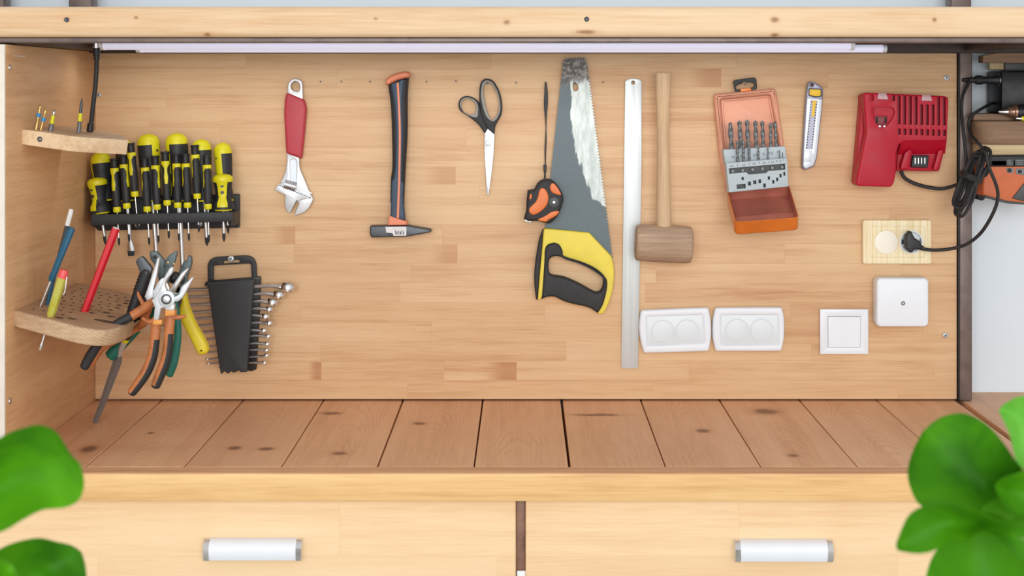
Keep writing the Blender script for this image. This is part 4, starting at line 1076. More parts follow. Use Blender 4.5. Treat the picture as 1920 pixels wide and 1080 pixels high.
r = thing('battery_charger', 'orange and black charger mounted under the small right shelf, cut by the frame', 'battery charger', W(1890, 380, -.06))
yo_ = -.06
B().plate(rnd([(1843, 296), (1960, 296), (1960, 386), (1890, 379.5), (1846, 368.5), (1843, 362)], 3), yo_, .06, .004, steps=3).done('housing', M['charger_orange'], r)
B().plate(rnd([(1836, 300), (1851, 300), (1850, 370), (1843, 377), (1834, 374)], 2), -.02, .05, .003).done('back_shell', M['black'], r)
B().plate(rnd([(1855, 291), (1960, 290), (1960, 312.5), (1858, 313)], 2), yo_ - .004, .065, .003).done('top_cover', M['black'], r)
b = B(); b.plate(rnd([(1898, 372), (1921, 343), (1960, 338), (1960, 380), (1916, 377)], 2), yo_ - .003, .02, .002); b.done('side_pad', M['dark_grey'], r)
b = B(); b.plate(rnd([(1846, 366), (1890, 377), (1960, 383), (1960, 387), (1888, 381.5), (1846, 370)], 1), yo_ - .002, .06, .001); b.done('bottom_trim', M['dark_grey'], r)
b = B(); b.plate(rnd([(1886, 315), (1901, 315), (1900, 325), (1890, 324)], 1.5), yo_ - .0015, .004, .0006).plate(rnd([(1905, 316), (1922, 316), (1921, 329), (1905, 326)], 1.5), yo_ - .0015, .004, .0006)
bt_ = b.done('button', M['mid_grey'], r)
b = B(); b.plate(circ(1893, 319.5, 4, 14), yo_ - .0022, .002, 0).plate(rr(1909, 318.5, 1916, 325, 1.4, 2), yo_ - .0022, .002, 0); b.done('button_symbol', M['ink'], bt_)
b = B(); b.plate(rr(1887, 298.5, 1900.5, 310.5, 1, 2), yo_ - .0045, .002, 0).plate(rr(1903, 298, 1930, 310.5, 1, 2), yo_ - .0045, .002, 0); lp_ = b.done('label_panel', M['dark_grey'], r)
b = B()
for px, py, w in ((1889, 301, 6), (1888.6, 304.6, 9), (1890, 308, 7), (1905, 301, 14), (1906.5, 304.6, 11), (1905.6, 308, 12)): b.plate(rr(px, py - .7, px + w, py + .7, .3, 1), yo_ - .005, .001, 0)
b.done('label_print', M['mid_grey'], lp_)
# ------------------------------------------------------------------ two small shelves on the side board
def tilt_shelf(z0, k):
    """a board sloping down to the right from the side board; returns the point of its top seen at a pixel"""
    def at(px, py, up=0):
        d = (z0 + up - k * .804) / ((-(py - 163) + k * (px - 982)) / 2900)
        return Vector((CAMX + (px - 982) / 2900 * d, d + CAMY, CAMZ - (py - 163) / 2900 * d))
    def loc(xr, d, dz=0):
        return Vector((PX(xr), d + CAMY, CAMZ + z0 - k * (xr + .804) + dz))
    return at, loc
KL = .19; ZL = -.352
at, lo = tilt_shelf(ZL, KL)
ls = thing('tool_shelf', 'weathered perforated wooden shelf holding pencils and pliers at lower left', 'shelf', lo(-.804, 2.6))
Uu = Vector((1, 0, -KL)).normalized(); Vv2 = Vector((0, 1, 0))
O0 = lo(-.8035, 2.44)
q = math.sqrt(1 + KL * KL)
def toP(xr, d): return ((xr + .8035) * q, d - 2.44)
out_ = [toP(-.8035, 2.44)] + [toP(*a) for a in cr([(-.72, 2.412), (-.685, 2.404), (-.660, 2.412), (-.644, 2.44), (-.638, 2.49)], 5)] + [toP(-.638, 2.535), toP(-.652, 2.575), toP(-.672, 2.615), toP(-.680, 2.68), toP(-.694, 2.74), toP(-.704, 2.775), toP(-.8035, 2.79)]
holes = []
rnd2 = random.Random(3)
for i in range(9):
    for j in range(11):
        xr, d = -.785 + .0155 * i + .004 * (j % 2), 2.478 + .028 * j
        if (i > 3 and j < 2) or (i > 5 and j < 4) or (i > 6 and j < 6) or xr > -.668 or d > 2.75 or (abs(xr + .672) < .034 and abs(d - 2.488) < .026): continue
        big = i >= 6 or (j < 3 and i > 3)
        cx, cy = toP(xr, d)
        holes.append(circ(cx, cy, .0046 if big else .0024, 10, .0060 if big else .0038))
for xr, d in ((-.735, 2.446), (-.718, 2.458), (-.676, 2.535), (-.690, 2.56)):
    cx, cy = toP(xr, d); holes.append(circ(cx, cy, .0072, 12, .0062))
cx, cy = toP(-.672, 2.488); holes.append(circ(cx, cy, .020, 20, .0105))
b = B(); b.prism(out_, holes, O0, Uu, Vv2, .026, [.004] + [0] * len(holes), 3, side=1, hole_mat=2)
board = b.done('board', [M['rough_shelf'], M['weather_edge'], M['hole_shade']], ls, angle=45)

B().lathe([(.006, .0035), (-.0006, .0042), (-.001, .003), (.0, .001)], 12, axis='Y', at=W(57, 597, FY + .0 + .0395)).done('screw', M['darksteel'], ls)

g0, g1 = lo(-.66, 2.59, -.004), lo(-.585, 2.59, -.010)
B().slab([g0 + Vector((0, -.012, 0)), g1 + Vector((0, -.012, 0)), g1 + Vector((0, .012, 0)), g0 + Vector((0, .012, 0))], .018).done('hanging_bar', M['rough_shelf'], ls)
KU = .13; ZU = -.0676
au, lu = tilt_shelf(ZU, KU)
us = thing('bit_shelf', 'small pale wooden block shelf with four driver bits at upper left', 'shelf', lu(-.804, 2.5))
Uq = Vector((1, 0, -KU)).normalized(); qu = math.sqrt(1 + KU * KU)
O1 = lu(-.8035, 2.48)
tp = lambda xr, d: ((xr + .8035) * qu, d - 2.48)
B().prism([tp(-.8035, 2.48), tp(-.722, 2.468), tp(-.708, 2.472), tp(-.652, 2.55), tp(-.700, 2.685), tp(-.8035, 2.70)], [], O1, Uq, Vv2, .0245, .0012, 2).done('board', M['end_grain'], us)
B().lathe([(.006, .0035), (-.0006, .0045), (-.001, .003), (.0, .001)], 12, axis='Y', at=W(75, 261, -.4245)).done('screw', M['darksteel'], us)

# driver bits standing in the upper shelf
def bit(base, tip, d, segs, label):
    y = d + CAMY; p, q_ = W(base[0], base[1] + 6, y), W(tip[0], tip[1], y); k = K(y)
    path = []; mats = []
    for t, rad in segs:
        v = p.lerp(q_, t); path.append((v.x, v.y, v.z, rad * k))
    return path
def bits(name, base, tip, d, parts, label):
    r = thing(name, label, 'driver bit', W(base[0], base[1], d + CAMY), 'driver bits on the upper shelf')
    for nm, m, segs in parts:
        B().sweep(bit(base, tip, d, segs, ''), 10).done(nm, m, r)
bits('driver_bit', (67, 240), (76.2, 195.6), 2.51, [('shank', M['brass'], [(0, 3.4), (.45, 3.4), (.46, 3)]), ('ring', M['bit_blue'], [(.53, 4.1), (.54, 4.3), (.66, 4.3), (.67, 4.1)]), ('tip', M['brass'], [(.44, 2.6), (.70, 2.4), (.84, 2), (.86, 3.2), (.93, 3.4), (1, 1)])], 'brass driver bit with blue ring, leftmost and taller of the blue pair')
bits('driver_bit', (75.6, 242), (86.2, 204), 2.50, [('shank', M['brass'], [(0, 2.6), (.5, 2.6)]), ('ring', M['bit_blue'], [(.46, 3.6), (.47, 3.8), (.62, 3.8), (.63, 3.6)]), ('tip', M['brass'], [(.5, 2.4), (.74, 2.2), (.84, 3), (.94, 2.4), (1, .8)])], 'brass driver bit with blue ring, shorter one of the blue pair')
bits('driver_bit', (93.7, 243.5), (101.8, 205.5), 2.52, [('shank', M['twist'], [(0, 4.6), (.36, 4.6), (.4, 3.8)]), ('ring', M['yellow'], [(.40, 3.9), (.42, 4.1), (.74, 3.4), (.76, 3.2)]), ('tip', M['chrome'], [(.74, 2.6), (.82, 3.2), (.9, 3.2), (.96, 1.6), (1, .6)])], 'short driver bit with yellow ring, third from the left')
bits('driver_bit', (147, 246.5), (153.8, 183), 2.56, [('shank', M['twist'], [(0, 4.2), (.34, 3.9), (.36, 3)]), ('ring', M['yellow'], [(.36, 3.9), (.38, 4.1), (.56, 3.7), (.58, 3.4)]), ('tip', M['darksteel'], [(.57, 3.1), (.8, 2.9), (.88, 2.2), (1, .5)])], 'long driver bit with yellow ring next to the flexible lamp')
y = -.33
B().tubepx([(150, 252, y, 1.3), (159, 227, y, 1.3)], 8, 0).done('drill_bit', M['brass'], label='thin little drill bit leaning between long driver bit and lamp', cat='drill bit')

# pencils, screwdriver and tester in the lower shelf
def leaning(name, label, cat, base, tip, d, parts, over=10):
    y = d + CAMY; k = K(y); p, q_ = W(base[0], base[1], y), W(tip[0], tip[1], y)
    r = thing(name, label, cat, p)
    for nm, m, n, segs in parts:
        path = [tuple(p.lerp(q_, t)) + (rad * k,) for t, rad in segs]
        B().sweep(path, n).done(nm, m, r, angle=30)
    return r
leaning('pencil', 'dark pencil with white eraser end standing behind the blue screwdriver', 'pencil', (85, 580), (134, 392), 2.56,
        [('barrel', M['dark_pencil'], 6, [(-.08, 4.2), (.84, 4.2)]), ('eraser', M['sticker'], 10, [(.835, 4.4), (.90, 4.6), (.98, 4.6), (1, 3.6)])])
leaning('pencil', 'short blue pencil standing between blue screwdriver and yellow tester', 'pencil', (89, 572), (104, 500), 2.53,
        [('barrel', M['blue_grip'], 6, [(-.1, 4.4), (.12, 4.4), (1, 4.4)])])
leaning('screwdriver', 'slim screwdriver with blue handle standing tip down at the side board', 'screwdriver', (75, 577), (135, 427), 2.505,
        [('shank', M['steel'], 10, [(-.06, 2.6), (.36, 2.6)]), ('handle', M['blue_grip'], 8, [(.335, 4.4), (.36, 6.2), (.40, 6.4), (.45, 6), (.7, 6.6), (.96, 7), (1, 6.2)])])
r = leaning('voltage_tester', 'yellow see-through tester screwdriver with red cap poking through the shelf', 'tester', (75, 656), (121, 506), 2.44,
        [('blade', M['chrome'], 10, [(0, 2.2), (.02, 2.9), (.06, 3), (.11, 1.9), (.3, 1.9), (.42, 2.2)]), ('collar', M['clear_yellow'], 10, [(.24, 2.6), (.27, 3), (.30, 2.4)]),
         ('handle', M['clear_yellow'], 8, [(.40, 4.8), (.43, 7.6), (.50, 8.4), (.90, 9.2), (.905, 8.6)]), ('core', M['sticker'], 10, [(.42, 3.2), (.86, 3.4)]), ('cap', M['cap_red'], 14, [(.895, 7.8), (.90, 9), (.965, 9), (1, 7.4)])])
yy = 2.44 + CAMY
B().tubepx([(125.5, 519, yy - .004, 1.1), (122, 545, yy - .006, 1.1), (118.5, 553, yy - .006, 1.4)], 6, 3).done('pocket_clip', M['chrome'], r)
leaning('pencil', 'flat red carpenter pencil leaning in the middle of the shelf', 'pencil', (153, 598), (218, 427), 2.535,
        [('barrel', M['pencil_red'], 6, [(0, 7), (.9, 7.6), (.995, 7.6)]), ('core_end', M['sticker'], 6, [(.993, 6.6), (1, 6.6)])])

# ------------------------------------------------------------------ pliers group at the right end of the shelf
def grip_fn(lo_=.0, hi_=1., a0=.55, a1=1.0):
    return lambda t, j: 1 if (lo_ <= t <= hi_ and (a0 <= j <= a1)) else 0
# combination pliers, in front
y = -.425
r = thing('pliers', 'white steel combination pliers with orange and black grips, frontmost, jaws open upward', 'pliers', W(290, 735, y))
jaws = cr([(320.8, 500.9), (324.4, 502.8), (321.5, 513), (313, 523.5), (309.2, 532.6), (311, 541), (317, 547.5), (326, 550.8), (335, 548.5), (340, 538), (350.6, 528.7), (359.7, 519.7)], 3) + cr([(362, 522.3), (349.3, 545.6), (341.5, 558.6), (330, 567.7)], 3)[:-1] + [(322, 566), (326.5, 572), (326, 584), (311, 586), (309, 577), (302, 578), (297, 602), (287, 602), (290, 575), (284, 563), (292, 556)] + cr([(296.2, 547), (298.7, 543), (306.5, 522.3), (317, 504)], 3)
B().plate(jaws, y - .006, .012, .0016).done('jaws', M['brightsteel'], r)
jt_ = B().plate(circ(311.7, 561.2, 16, 30), y - .0072, .004, .0008).plate(sm([(311, 543), (318, 548), (326, 551), (334, 549.5), (338, 541), (336, 552), (326, 557), (315, 554)], 3), y - .0068, .003, .0004, mat=1).done('joint', [M['brightsteel'], M['grey_jaw']], r)
B().plate(circ(311.7, 561.2, 10, 24), y - .0086, .004, .0008, mat=1).plate(circ(311.7, 561.2, 7.4, 24), y - .0102, .005, .0016, steps=3).done('pivot', [M['steel'], M['darksteel']], jt_)
b = B(); b.plate([(287, 600), (304, 600), (303, 609), (286, 609)], y - .0095, .018, .0012).plate([(309.5, 582), (327.5, 582), (327, 592), (309.5, 593)], y - .0095, .018, .0012); b.done('collar', M['collar_orange'], r)
hl1 = [(291.5, 600, y, 9, 7), (292, 618, y, 9.5, 7), (289.5, 645, y, 9.4, 8), (284.5, 672, y, 10, 9), (273, 699, y, 10.2, 9), (257.5, 722, y, 9.6, 9), (247.5, 735, y, 9, 8)]
B().tubepx(hl1, 20, 6, fixed=True, round_end=.8, matfn=lambda t, j: 1 if (t > .93 or (t > .30 and .24 < j < .62)) else 0).done('grip', [M['copper_grip'], M['rubber']], r)
hr1 = [(318, 586, y, 9.5, 7), (318.5, 602, y, 9.6, 7), (316.5, 625, y, 9, 7.5), (315, 650, y, 9.6, 8), (310.5, 675, y, 10, 8.5), (302, 698, y, 10, 8.5), (294.5, 716, y, 9.4, 8), (292, 723, y, 8.6, 7.6)]
B().tubepx(hr1, 20, 6, fixed=True, round_end=.8, matfn=lambda t, j: 1 if (t > .93 or (t > .30 and .22 < j < .62)) else 0).done('grip', [M['copper_grip'], M['rubber']], r)
B().tubepx([(316, 593.5, y, 5, 7), (330, 594.5, y, 4.8, 6), (342, 594, y, 3.8, 5), (347, 592.5, y, 2.4, 3)], 12, 4, fixed=True, round_end=.8).tubepx([(291, 604, y, 7, 7), (276, 602, y, 4, 6), (268, 597, y, 3, 4)], 12, 4, fixed=True, round_end=.8).done('guard', M['copper_grip'], r)
# long nose pliers behind
y = -.385
r = thing('pliers', 'long-nose pliers behind the combination pliers, one orange grip lying over the shelf', 'pliers', W(165, 690, y))
B().plate([(297.2, 482.7), (298.6, 485), (293, 520), (287.4, 543), (288, 553), (284, 566), (276, 566), (270.5, 556), (274.8, 545), (294.6, 485)], y - .005, .010, .0016).done('jaw', M['brightsteel'], r)
B().plate([(351.5, 503), (352.5, 505.5), (343, 520), (326, 549), (318, 556), (316, 548), (328, 528), (340, 511)], y - .005, .010, .0014).done('jaw', M['steel'], r)
B().plate(sm([(306, 521), (297, 528), (289, 543), (283, 556), (278, 566), (284, 575), (296, 573), (312, 560), (318, 545), (312, 530)], 3), y - .003, .009, .001).done('joint', M['chrome'], r)
B().tubepx([(281, 564, y - .006, 6, 5), (287, 566, y - .006, 6.4, 5.5)], 12, 2).tubepx([(286, 566, y - .006, 6.4, 6), (276, 573, y - .01, 8.6, 7), (262, 583, y - .016, 8.8, 7.5), (246, 593, y - .022, 8.6, 7.5), (228, 602, y - .026, 8.2, 7), (212, 612, y - .028, 7.6, 7), (194, 632, y - .028, 7.8, 7), (174, 660, y - .024, 9.4, 8), (165, 675, y - .022, 9.6, 8), (158, 688, y - .022, 8.4, 7.5)], 18, 6, fixed=True, round_end=.7, matfn=lambda t, j: 1 if t > .34 else 0).done('grip', [M['copper_grip'], M['rubber']], r)
B().tubepx([(268, 570, y - .012, 4, 5), (261, 556, y - .012, 3.4, 4), (258.5, 548, y - .012, 2, 3)], 10, 4, fixed=True, round_end=.8).done('guard', M['copper_grip'], r)
B().tubepx([(280, 573, y + .03, 7, 6), (273, 592, y + .05, 8, 7), (267, 607, y + .06, 7.6, 7), (252, 619, y + .066, 6, 6), (230, 633, y + .07, 5.6, 6), (206, 645, y + .07, 5.6, 6), (188, 657, y + .07, 5.6, 6), (176, 676, y + .07, 5.4, 6), (170, 684, y + .07, 4.4, 5)], 18, 6, fixed=True, round_end=.8).done('grip', M['copper_grip'], r)
# green handled cutters
y = -.335
r = thing('cutters', 'grey cutters with green grips hanging behind the orange pliers', 'cutters', W(316, 705, y))
B().plate([(280, 473), (283, 471), (293.5, 471.7), (301, 480), (309, 490), (307, 500), (312, 520), (318, 545), (306, 556), (298, 530), (293, 505), (288, 494), (282, 486)], y - .005, .010, .0012).done('jaw', M['grey_jaw'], r)
B().plate(circ(290.5, 482, 3.6, 14), y - .006, .002, .0006).done('rivet', M['black'], r)
B().plate(cr([(328.6, 471), (332, 474), (330, 482), (326.6, 493.7), (321, 505), (316, 525), (312, 545)], 3) + cr([(303, 545), (305, 520), (307.8, 500), (309, 490), (315.6, 479.5)], 3), y - .009, .009, .0012).done('jaw', M['grey_jaw'], r)
b = B(); b.plate(circ(314.5, 492.5, 2.2, 12), y - .0097, .002, .0005).plate(circ(325.5, 495, 1.8, 12), y - .0097, .002, .0005); b.done('rivet', M['brass'], r)
B().tubepx([(313, 545, y, 7, 5), (328, 575, y, 7, 5), (333, 606, y, 6.6, 5.5), (333.5, 630, y, 7, 6), (330.5, 656, y, 7.6, 6.5), (325, 682, y, 8, 7), (317.5, 703, y, 7, 6)], 16, 6, fixed=True, round_end=.6).done('grip', M['green_grip'], r)
B().tubepx([(306, 545, y, 7, 5), (284, 585, y + .03, 8, 6), (264, 608, y + .06, 9, 7), (247, 626, y + .065, 10, 8), (228, 645, y + .065, 11, 9), (214, 660, y + .065, 11.5, 9), (206, 668, y + .065, 11, 8)], 16, 6, fixed=True, round_end=.5).done('grip', M['green_grip'], r)
# wire stripper with yellow grip
y = -.30
r = thing('wire_stripper', 'wire stripper with dark curved jaw and one yellow grip', 'wire stripper', W(382, 666, y))
B().plate(cr([(353.2, 479.2), (357.8, 483), (358.8, 494), (355, 508), (350.6, 519)], 4) + cr([(350.6, 519), (350, 540), (346, 566), (336, 575), (328, 560), (332, 530), (334, 514)], 3)[1:] + [(336, 506.5), (343.5, 491), (349.5, 487.5)], y - .006, .012, .0014).done('jaw', M['grey_jaw'], r)
b = B(); b.plate(circ(324.7, 521.5, 11, 24), y - .012, .016, .002).plate(circ(338, 524, 9, 22), y - .008, .012, .002).plate(circ(332, 544, 9, 22), y - .006, .012, .002, mat=1); b.done('joint', [M['black'], M['grey_jaw']], r)
B().plate(circ(324.7, 521.5, 3.6, 6), y - .0135, .003, .0006).done('pivot', M['darksteel'], r)
B().plate(cr([(347, 549), (350, 566), (358, 590), (368, 612), (384, 640), (389, 655), (388.5, 660)], 4) + cr([(386, 664), (376, 666), (369, 662), (352, 629), (336, 598), (334, 586), (339, 565)], 4), y - .016, .022, [.006, 0], [circ(377.3, 658, 2.4, 12)], steps=4).done('grip', M['grip_yellow'], r)
B().plate([(336, 558), (345, 548), (338, 594), (327, 594)], y - .008, .012, .001).done('lever', M['dark_grey'], r)
# black grip pump pliers
y = -.37
r = thing('pliers', 'black-gripped pliers with a serrated dark jaw, leftmost of the group', 'pliers', W(248, 590, y))
jw = [(254, 491), (257, 486), (262, 482), (265.7, 480.8)]
for i in range(6): jw += [(267.5 + i * 2.7, 483.5 + i * 3.2), (269.8 + i * 2.6, 484 + i * 3.3)]
jw += [(284.5, 506), (278, 520), (262, 520), (262, 510)]
B().plate(jw, y - .005, .012, .0012).done('jaw', M['darksteel'], r)
B().tubepx([(276, 506, y, 9, 7), (274, 512, y, 11, 8.5), (266, 534, y, 11.2, 9), (258, 555, y, 10.6, 9), (250, 577, y, 10, 8.6), (246, 590, y, 9, 8)], 18, 5, fixed=True, round_end=.4).done('grip', M['black'], r)
b = B()
for i in range(6):
    t = i / 5; px, py = 273 - 11 * t, 514 + 30 * t
    b.tubepx([(px - .1, py, y, 11.8 , 9.6), (px - 1.2, py + 3, y, 11.8, 9.6)], 18, 0, fixed=True)
b.done('grip_ribs', M['rubber'], r)
B().tubepx([(283, 520, y + .012, 9, 6), (279, 540, y + .012, 10, 8), (270, 562, y + .012, 10, 8), (258, 588, y + .012, 9, 7)], 16, 5, fixed=True, round_end=.4).done('grip', M['black'], r)

# file hanging tip down to the worktop
r = thing('file', 'dark flat file hanging below the shelf with its tip on the worktop', 'file', W(178, 792, -.19))
fp = lambda px, py, t: W(px, py, -.19 - .11 * t)
def seg(pts): return [tuple(fp(px, py, (792 - py) / 170)) + (a * .00095, c * .00095) for px, py, a, c in pts]
B().sweep(seg([(177.5, 793, 4.8, 1.8), (190, 762, 6, 2.6), (208, 712, 7.6, 3.2), (221, 676, 8.4, 3.6), (224, 668, 6, 3.2)]), 4, ref=(0, -1, .2), fixed=True).done('blade', M['file_steel'], r, angle=20)
B().sweep(seg([(222.5, 670, 2.6, 2.6), (227, 655, 4.6, 4.6), (233.5, 640, 5.8, 5.8), (235, 637, 6, 6)]), 14).done('ferrule', M['brightsteel'], r)
B().sweep(seg([(234, 639, 6.8, 6.8), (237, 633, 7.4, 7.4), (246, 612, 8.8, 8.8), (256, 590, 9, 9), (262, 578, 7, 7)]), 14, matfn=lambda t, j: 1 if t < .2 or j > .8 else 0).done('handle', [M['black'], M['yellow']], r)

# ------------------------------------------------------------------ screwdriver rack
rk = thing('screwdriver_rack', 'black plastic screwdriver rack fixed to the tool board', 'tool rack', W(308, 426))
ry = -.088
b = B()
b.plate(rnd([(169.5, 402.5), (436, 397.5), (436, 415.5), (170, 423)], 1.5), ry, .006, .001)
b.plate([(176, 386), (441, 384), (441, 389), (176, 391)], -.002, .0018, 0)
# top plate with its slots seen from the front, side cheeks, back plate, lower rail
zt_, kx = W(0, 400, ry).z, K(ry)
xl, xr = W(170, 0, ry).x, W(436, 0, ry).x
b.done('front_bar', M['rack'], rk)
hsx = []
B().plate(rnd([(182, 372), (433, 364.5), (448.5, 364), (448.5, 427), (184, 432.5), (176, 424), (176, 375)], 2), -.012, .0115, .001).done('back_plate', M['rack'], rk)
b = B()
for xx in (xl + .001, xr - .0055): B().box(xx, xx + .0045, ry + .006, -.0125, zt_ - .024, zt_ + .0, bevel=.0008).done('side_cheek', M['rack'], rk)
for px, py in ((256.7, 421), (374, 419.5)): screw(px, py, -.012, 5.5, 30, rk)

def big_driver(L, rad, label, roll, shank_len, shank_r, strips, flat=False, stub=False):
    """built down -Z from the top of its dome"""
    r = thing('screwdriver', label, 'screwdriver', (0, 0, 0), 'screwdrivers in the rack')
    s = rad
    if stub: prof = [(0, .004), (-.002, s * .7), (-.006, s * .98), (-.012, s * 1.0), (-.016, s * .93), (-.024, s * .80), (-.040, s * .70), (-.047, s * .8), (-.052, s * 1.0), (-L, s * 1.05)]
    else: prof = [(0, .003), (-.002, s * .5), (-.006, s * .8), (-.012, s * .96), (-.020, s), (-.030, s * .99), (-L * .45, s * .94), (-L * .68, s * .84), (-L * .80, s * .74), (-L * .9, s * .82), (-L, s * .95)]
    pr = []
    for (h0, r0), (h1, r1) in zip(prof, prof[1:]):
        for k in range(3): pr.append((h0 + (h1 - h0) * k / 3, r0 + (r1 - r0) * k / 3))
    pr.append(prof[-1])
    dome = -.015 if stub else -.019
    def mf(h, j):
        if h > dome: return 0
        if h < -L * .93: return 1
        for c, w in strips:
            if min(abs(j - c), 1 - abs(j - c)) < w * (1 if h > -L * .6 else .8): return 0
        return 1
    b = B(); b.lathe(pr, 72, matfn=mf); hd_ = b.done('handle', [M['yellow'], M['rack']], r, local=True, angle=50)
    b = B()
    for c, w_ in strips[:1]:
        a = 2 * math.pi * c
        for h in ((-L * .33, -L * .52) if stub else (-L * .26,)):
            b.sweep([(math.cos(a) * s * .7, math.sin(a) * s * .7, h, .003), (math.cos(a) * s * (.86 if stub else .99), math.sin(a) * s * (.86 if stub else .99), h, .003)], 12)
    b.done('handle_hole', M['dark_grey'], hd_, local=True)
    b = B(); b.lathe([(-L, s * .8), (-L - .003, s * .86), (-L - .004, s * .5)], 24); b.done('collar', M['yellow'], r, local=True)
    b = B(); b.lathe([(-L * .98, shank_r), (-L - shank_len, shank_r)], 14); b.done('shank', M['steel'], r, local=True)
    b = B()
    if flat:
        e = -L - shank_len
        b.sweep([(0, 0, e + .002, shank_r * .9, shank_r * .9), (0, 0, e - .012, shank_r * 1.7, .0018), (0, 0, e - .022, shank_r * 1.9, .0010)], 8, ref=(0, -1, 0), fixed=True)
        b.sweep([(0, 0, e - .0205, shank_r * 1.95, .0014), (0, 0, e - .030, shank_r * 1.7, .0008)], 8, mat=1, fixed=True)
    else:
        e = -L - shank_len
        b.lathe([(e + .001, shank_r * .98), (e - .009, shank_r * .98), (e - .014, shank_r * .45), (e - .016, .0006)], 12, mat=1)
    b.done('tip', [M['steel'], M['ink']], r, local=True)
    return r
RY = -.05
def place(o, top, through, y): aim_roll(o, W(top[0], top[1], y), W(through[0], through[1], y))
def aim_roll(o, a, b_, roll=0):
    aim(o, a, b_, roll)
SHANKS = []
bigs = [((187, 285), (199, 400), RY, .0185, 'big yellow and black screwdriver at the rack left end, under the small block shelf', ((.56, .06), (.06, .08)), .036, .0028, 1),
        ((232, 262), (243.5, 440), RY + .012, .0165, 'flat-tipped big screwdriver half hidden behind the end of the block shelf', ((.9, .07), (.4, .06)), .075, .0034, 2),
        ((277, 251), (290.5, 440), RY, .0205, 'big domed screwdriver left of the tallest one, long round shank', ((.92, .085), (.42, .06)), .115, .0044, 0),
        ((330.5, 249.5), (339.5, 440), RY, .0205, 'tallest big domed screwdriver in the middle of the rack', ((.56, .10), (.06, .05)), .125, .0046, 0),
        ((376.5, 261), (387, 440), RY, .0180, 'big domed screwdriver with black cross tip behind two slim drivers', ((.56, .08), (.1, .06)), .070, .0036, 0),
        ((416.5, 267.5), (427, 420), RY + .008, .0165, 'big domed screwdriver standing behind the stubby one at the rack right end', ((.64, .115), (.1, .06)), .048, .0026, 0)]
for top, thr, y, rad, lab, strips, sl, sr, fl in bigs:
    k = K(y); L = (374 - top[1]) * k
    o = big_driver(L, rad, lab, 0, sl, sr, strips, flat=(fl == 2))
    aim(o, W(top[0], top[1], y), W(thr[0], thr[1], y)); SHANKS.append((W(top[0], top[1], y), W(thr[0], thr[1], y), sr))
for top, thr, lab, strips in (((181, 332.5), (190, 400), 'stubby yellow-topped screwdriver at the left end of the rack front row', ((.655, .09), (.2, .06))), ((417.5, 326), (419, 400), 'stubby yellow-topped screwdriver at the right end of the rack front row', ((.765, .10), (.25, .06)))):
    y = -.062
    o = big_driver(.064, .0185, lab, 0, .045, .003, strips, stub=True)
    aim(o, W(top[0], top[1], y), W(thr[0], thr[1], y)); SHANKS.append((W(top[0], top[1], y), W(thr[0], thr[1], y), .003))
def slim_driver():
    r = thing('screwdriver', 'slim', 'screwdriver', (0, 0, 0), 'screwdrivers in the rack')
    B().lathe([(0, .0074), (-.0016, .0080), (-.003, .0080), (-.004, .0068), (-.017, .0068), (-.0185, .0055)], 20).done('cap', M['black'], r, local=True)
    prof = [(-.0175, .0074), (-.0195, .0080), (-.024, .0078), (-.032, .0070), (-.045, .0074), (-.056, .0077), (-.070, .0074), (-.086, .0068), (-.0885, .0064)]
    pr = []
    for (h0, r0), (h1, r1) in zip(prof, prof[1:]):
        for k in range(5): pr.append((h0 + (h1 - h0) * k / 5, r0 + (r1 - r0) * k / 5))
    pr.append(prof[-1])
    def mf(h, j):
        if h > -.024: return 0
        if h > -.058:
            w = .050 + .07 * math.exp(-((h + .024) / .005) ** 2) + .030 * math.exp(-((h + .047) / .007) ** 2)
            if h < -.053: w = .05
            for c in (.25, .75):
                if abs(j - c) < w: return 0
        return 1
    B().lathe(pr, 72, matfn=mf).done('handle', [M['yellow'], M['rack']], r, local=True, angle=50)
    B().lathe([(-.0875, .0050), (-.089, .0068), (-.096, .0072), (-.0985, .0060), (-.099, .003)], 20).done('collar', M['yellow'], r, local=True)
    B().lathe([(-.098, .0014), (-.146, .0014)], 10).done('shank', M['chrome'], r, local=True)
    B().lathe([(-.1455, .0021), (-.155, .0021), (-.159, .0008), (-.160, .0003)], 8).done('tip', M['ink'], r, local=True)
    return r
slims = [((213.5, 297), (219.8, 399), -.3), ((231, 290), (238, 390), 1.1), ((244.5, 268), (253.8, 372), -.25), ((270.8, 296), (276.5, 397), -1.1), ((290.7, 292), (294.8, 394), 1.1),
         ((309.3, 284), (314, 387), .2), ((330.2, 288.5), (333.6, 391), -1.0), ((347.6, 288.5), (352, 392), -1.1), ((365, 271.8), (370.2, 375), -1.15), ((387.5, 291), (390.2, 392), -1.1)]
sn = ['leftmost slim screwdriver, standing next to the left stubby one', 'second slim screwdriver from the left, its cap touching the block shelf end', 'third slim screwdriver from the left, taller and beside the block shelf end', 'fourth slim screwdriver from the left, in front of the big domed one',
      'fifth slim screwdriver from the left in the front row', 'sixth slim screwdriver from the left, its yellow tongue facing front', 'seventh slim screwdriver from the left, in front of the tallest one', 'eighth slim screwdriver from the left in the front row',
      'ninth slim screwdriver from the left, raised higher than its neighbours', 'rightmost slim screwdriver, next to the right stubby one']
proto = slim_driver()
for i, (top, thr, roll) in enumerate(slims):
    o = proto if i == 0 else copy_tree(proto)
    o['label'] = sn[i] + ', black and yellow'
    aim(o, W(top[0], top[1], -.077), W(thr[0], thr[1], -.077), roll); SHANKS.append((W(top[0], top[1], -.077), W(thr[0], thr[1], -.077), .0014))

zp = zt_ - .006; hl3 = []
for p, q, rad in SHANKS:
    t = (p.z - zp) / (p.z - q.z); c = p.lerp(q, t); hl3.append(circ(c.x, c.y, rad + .0014, 10, rad + .003))
B().prism([(xl + .006, ry + .0062), (xr - .006, ry + .0062), (xr - .006, -.0125), (xl + .006, -.0125)], hl3, (0, 0, zp), (1, 0, 0), (0, 1, 0), .004, 0).done('top_plate', M['rack'], rk)

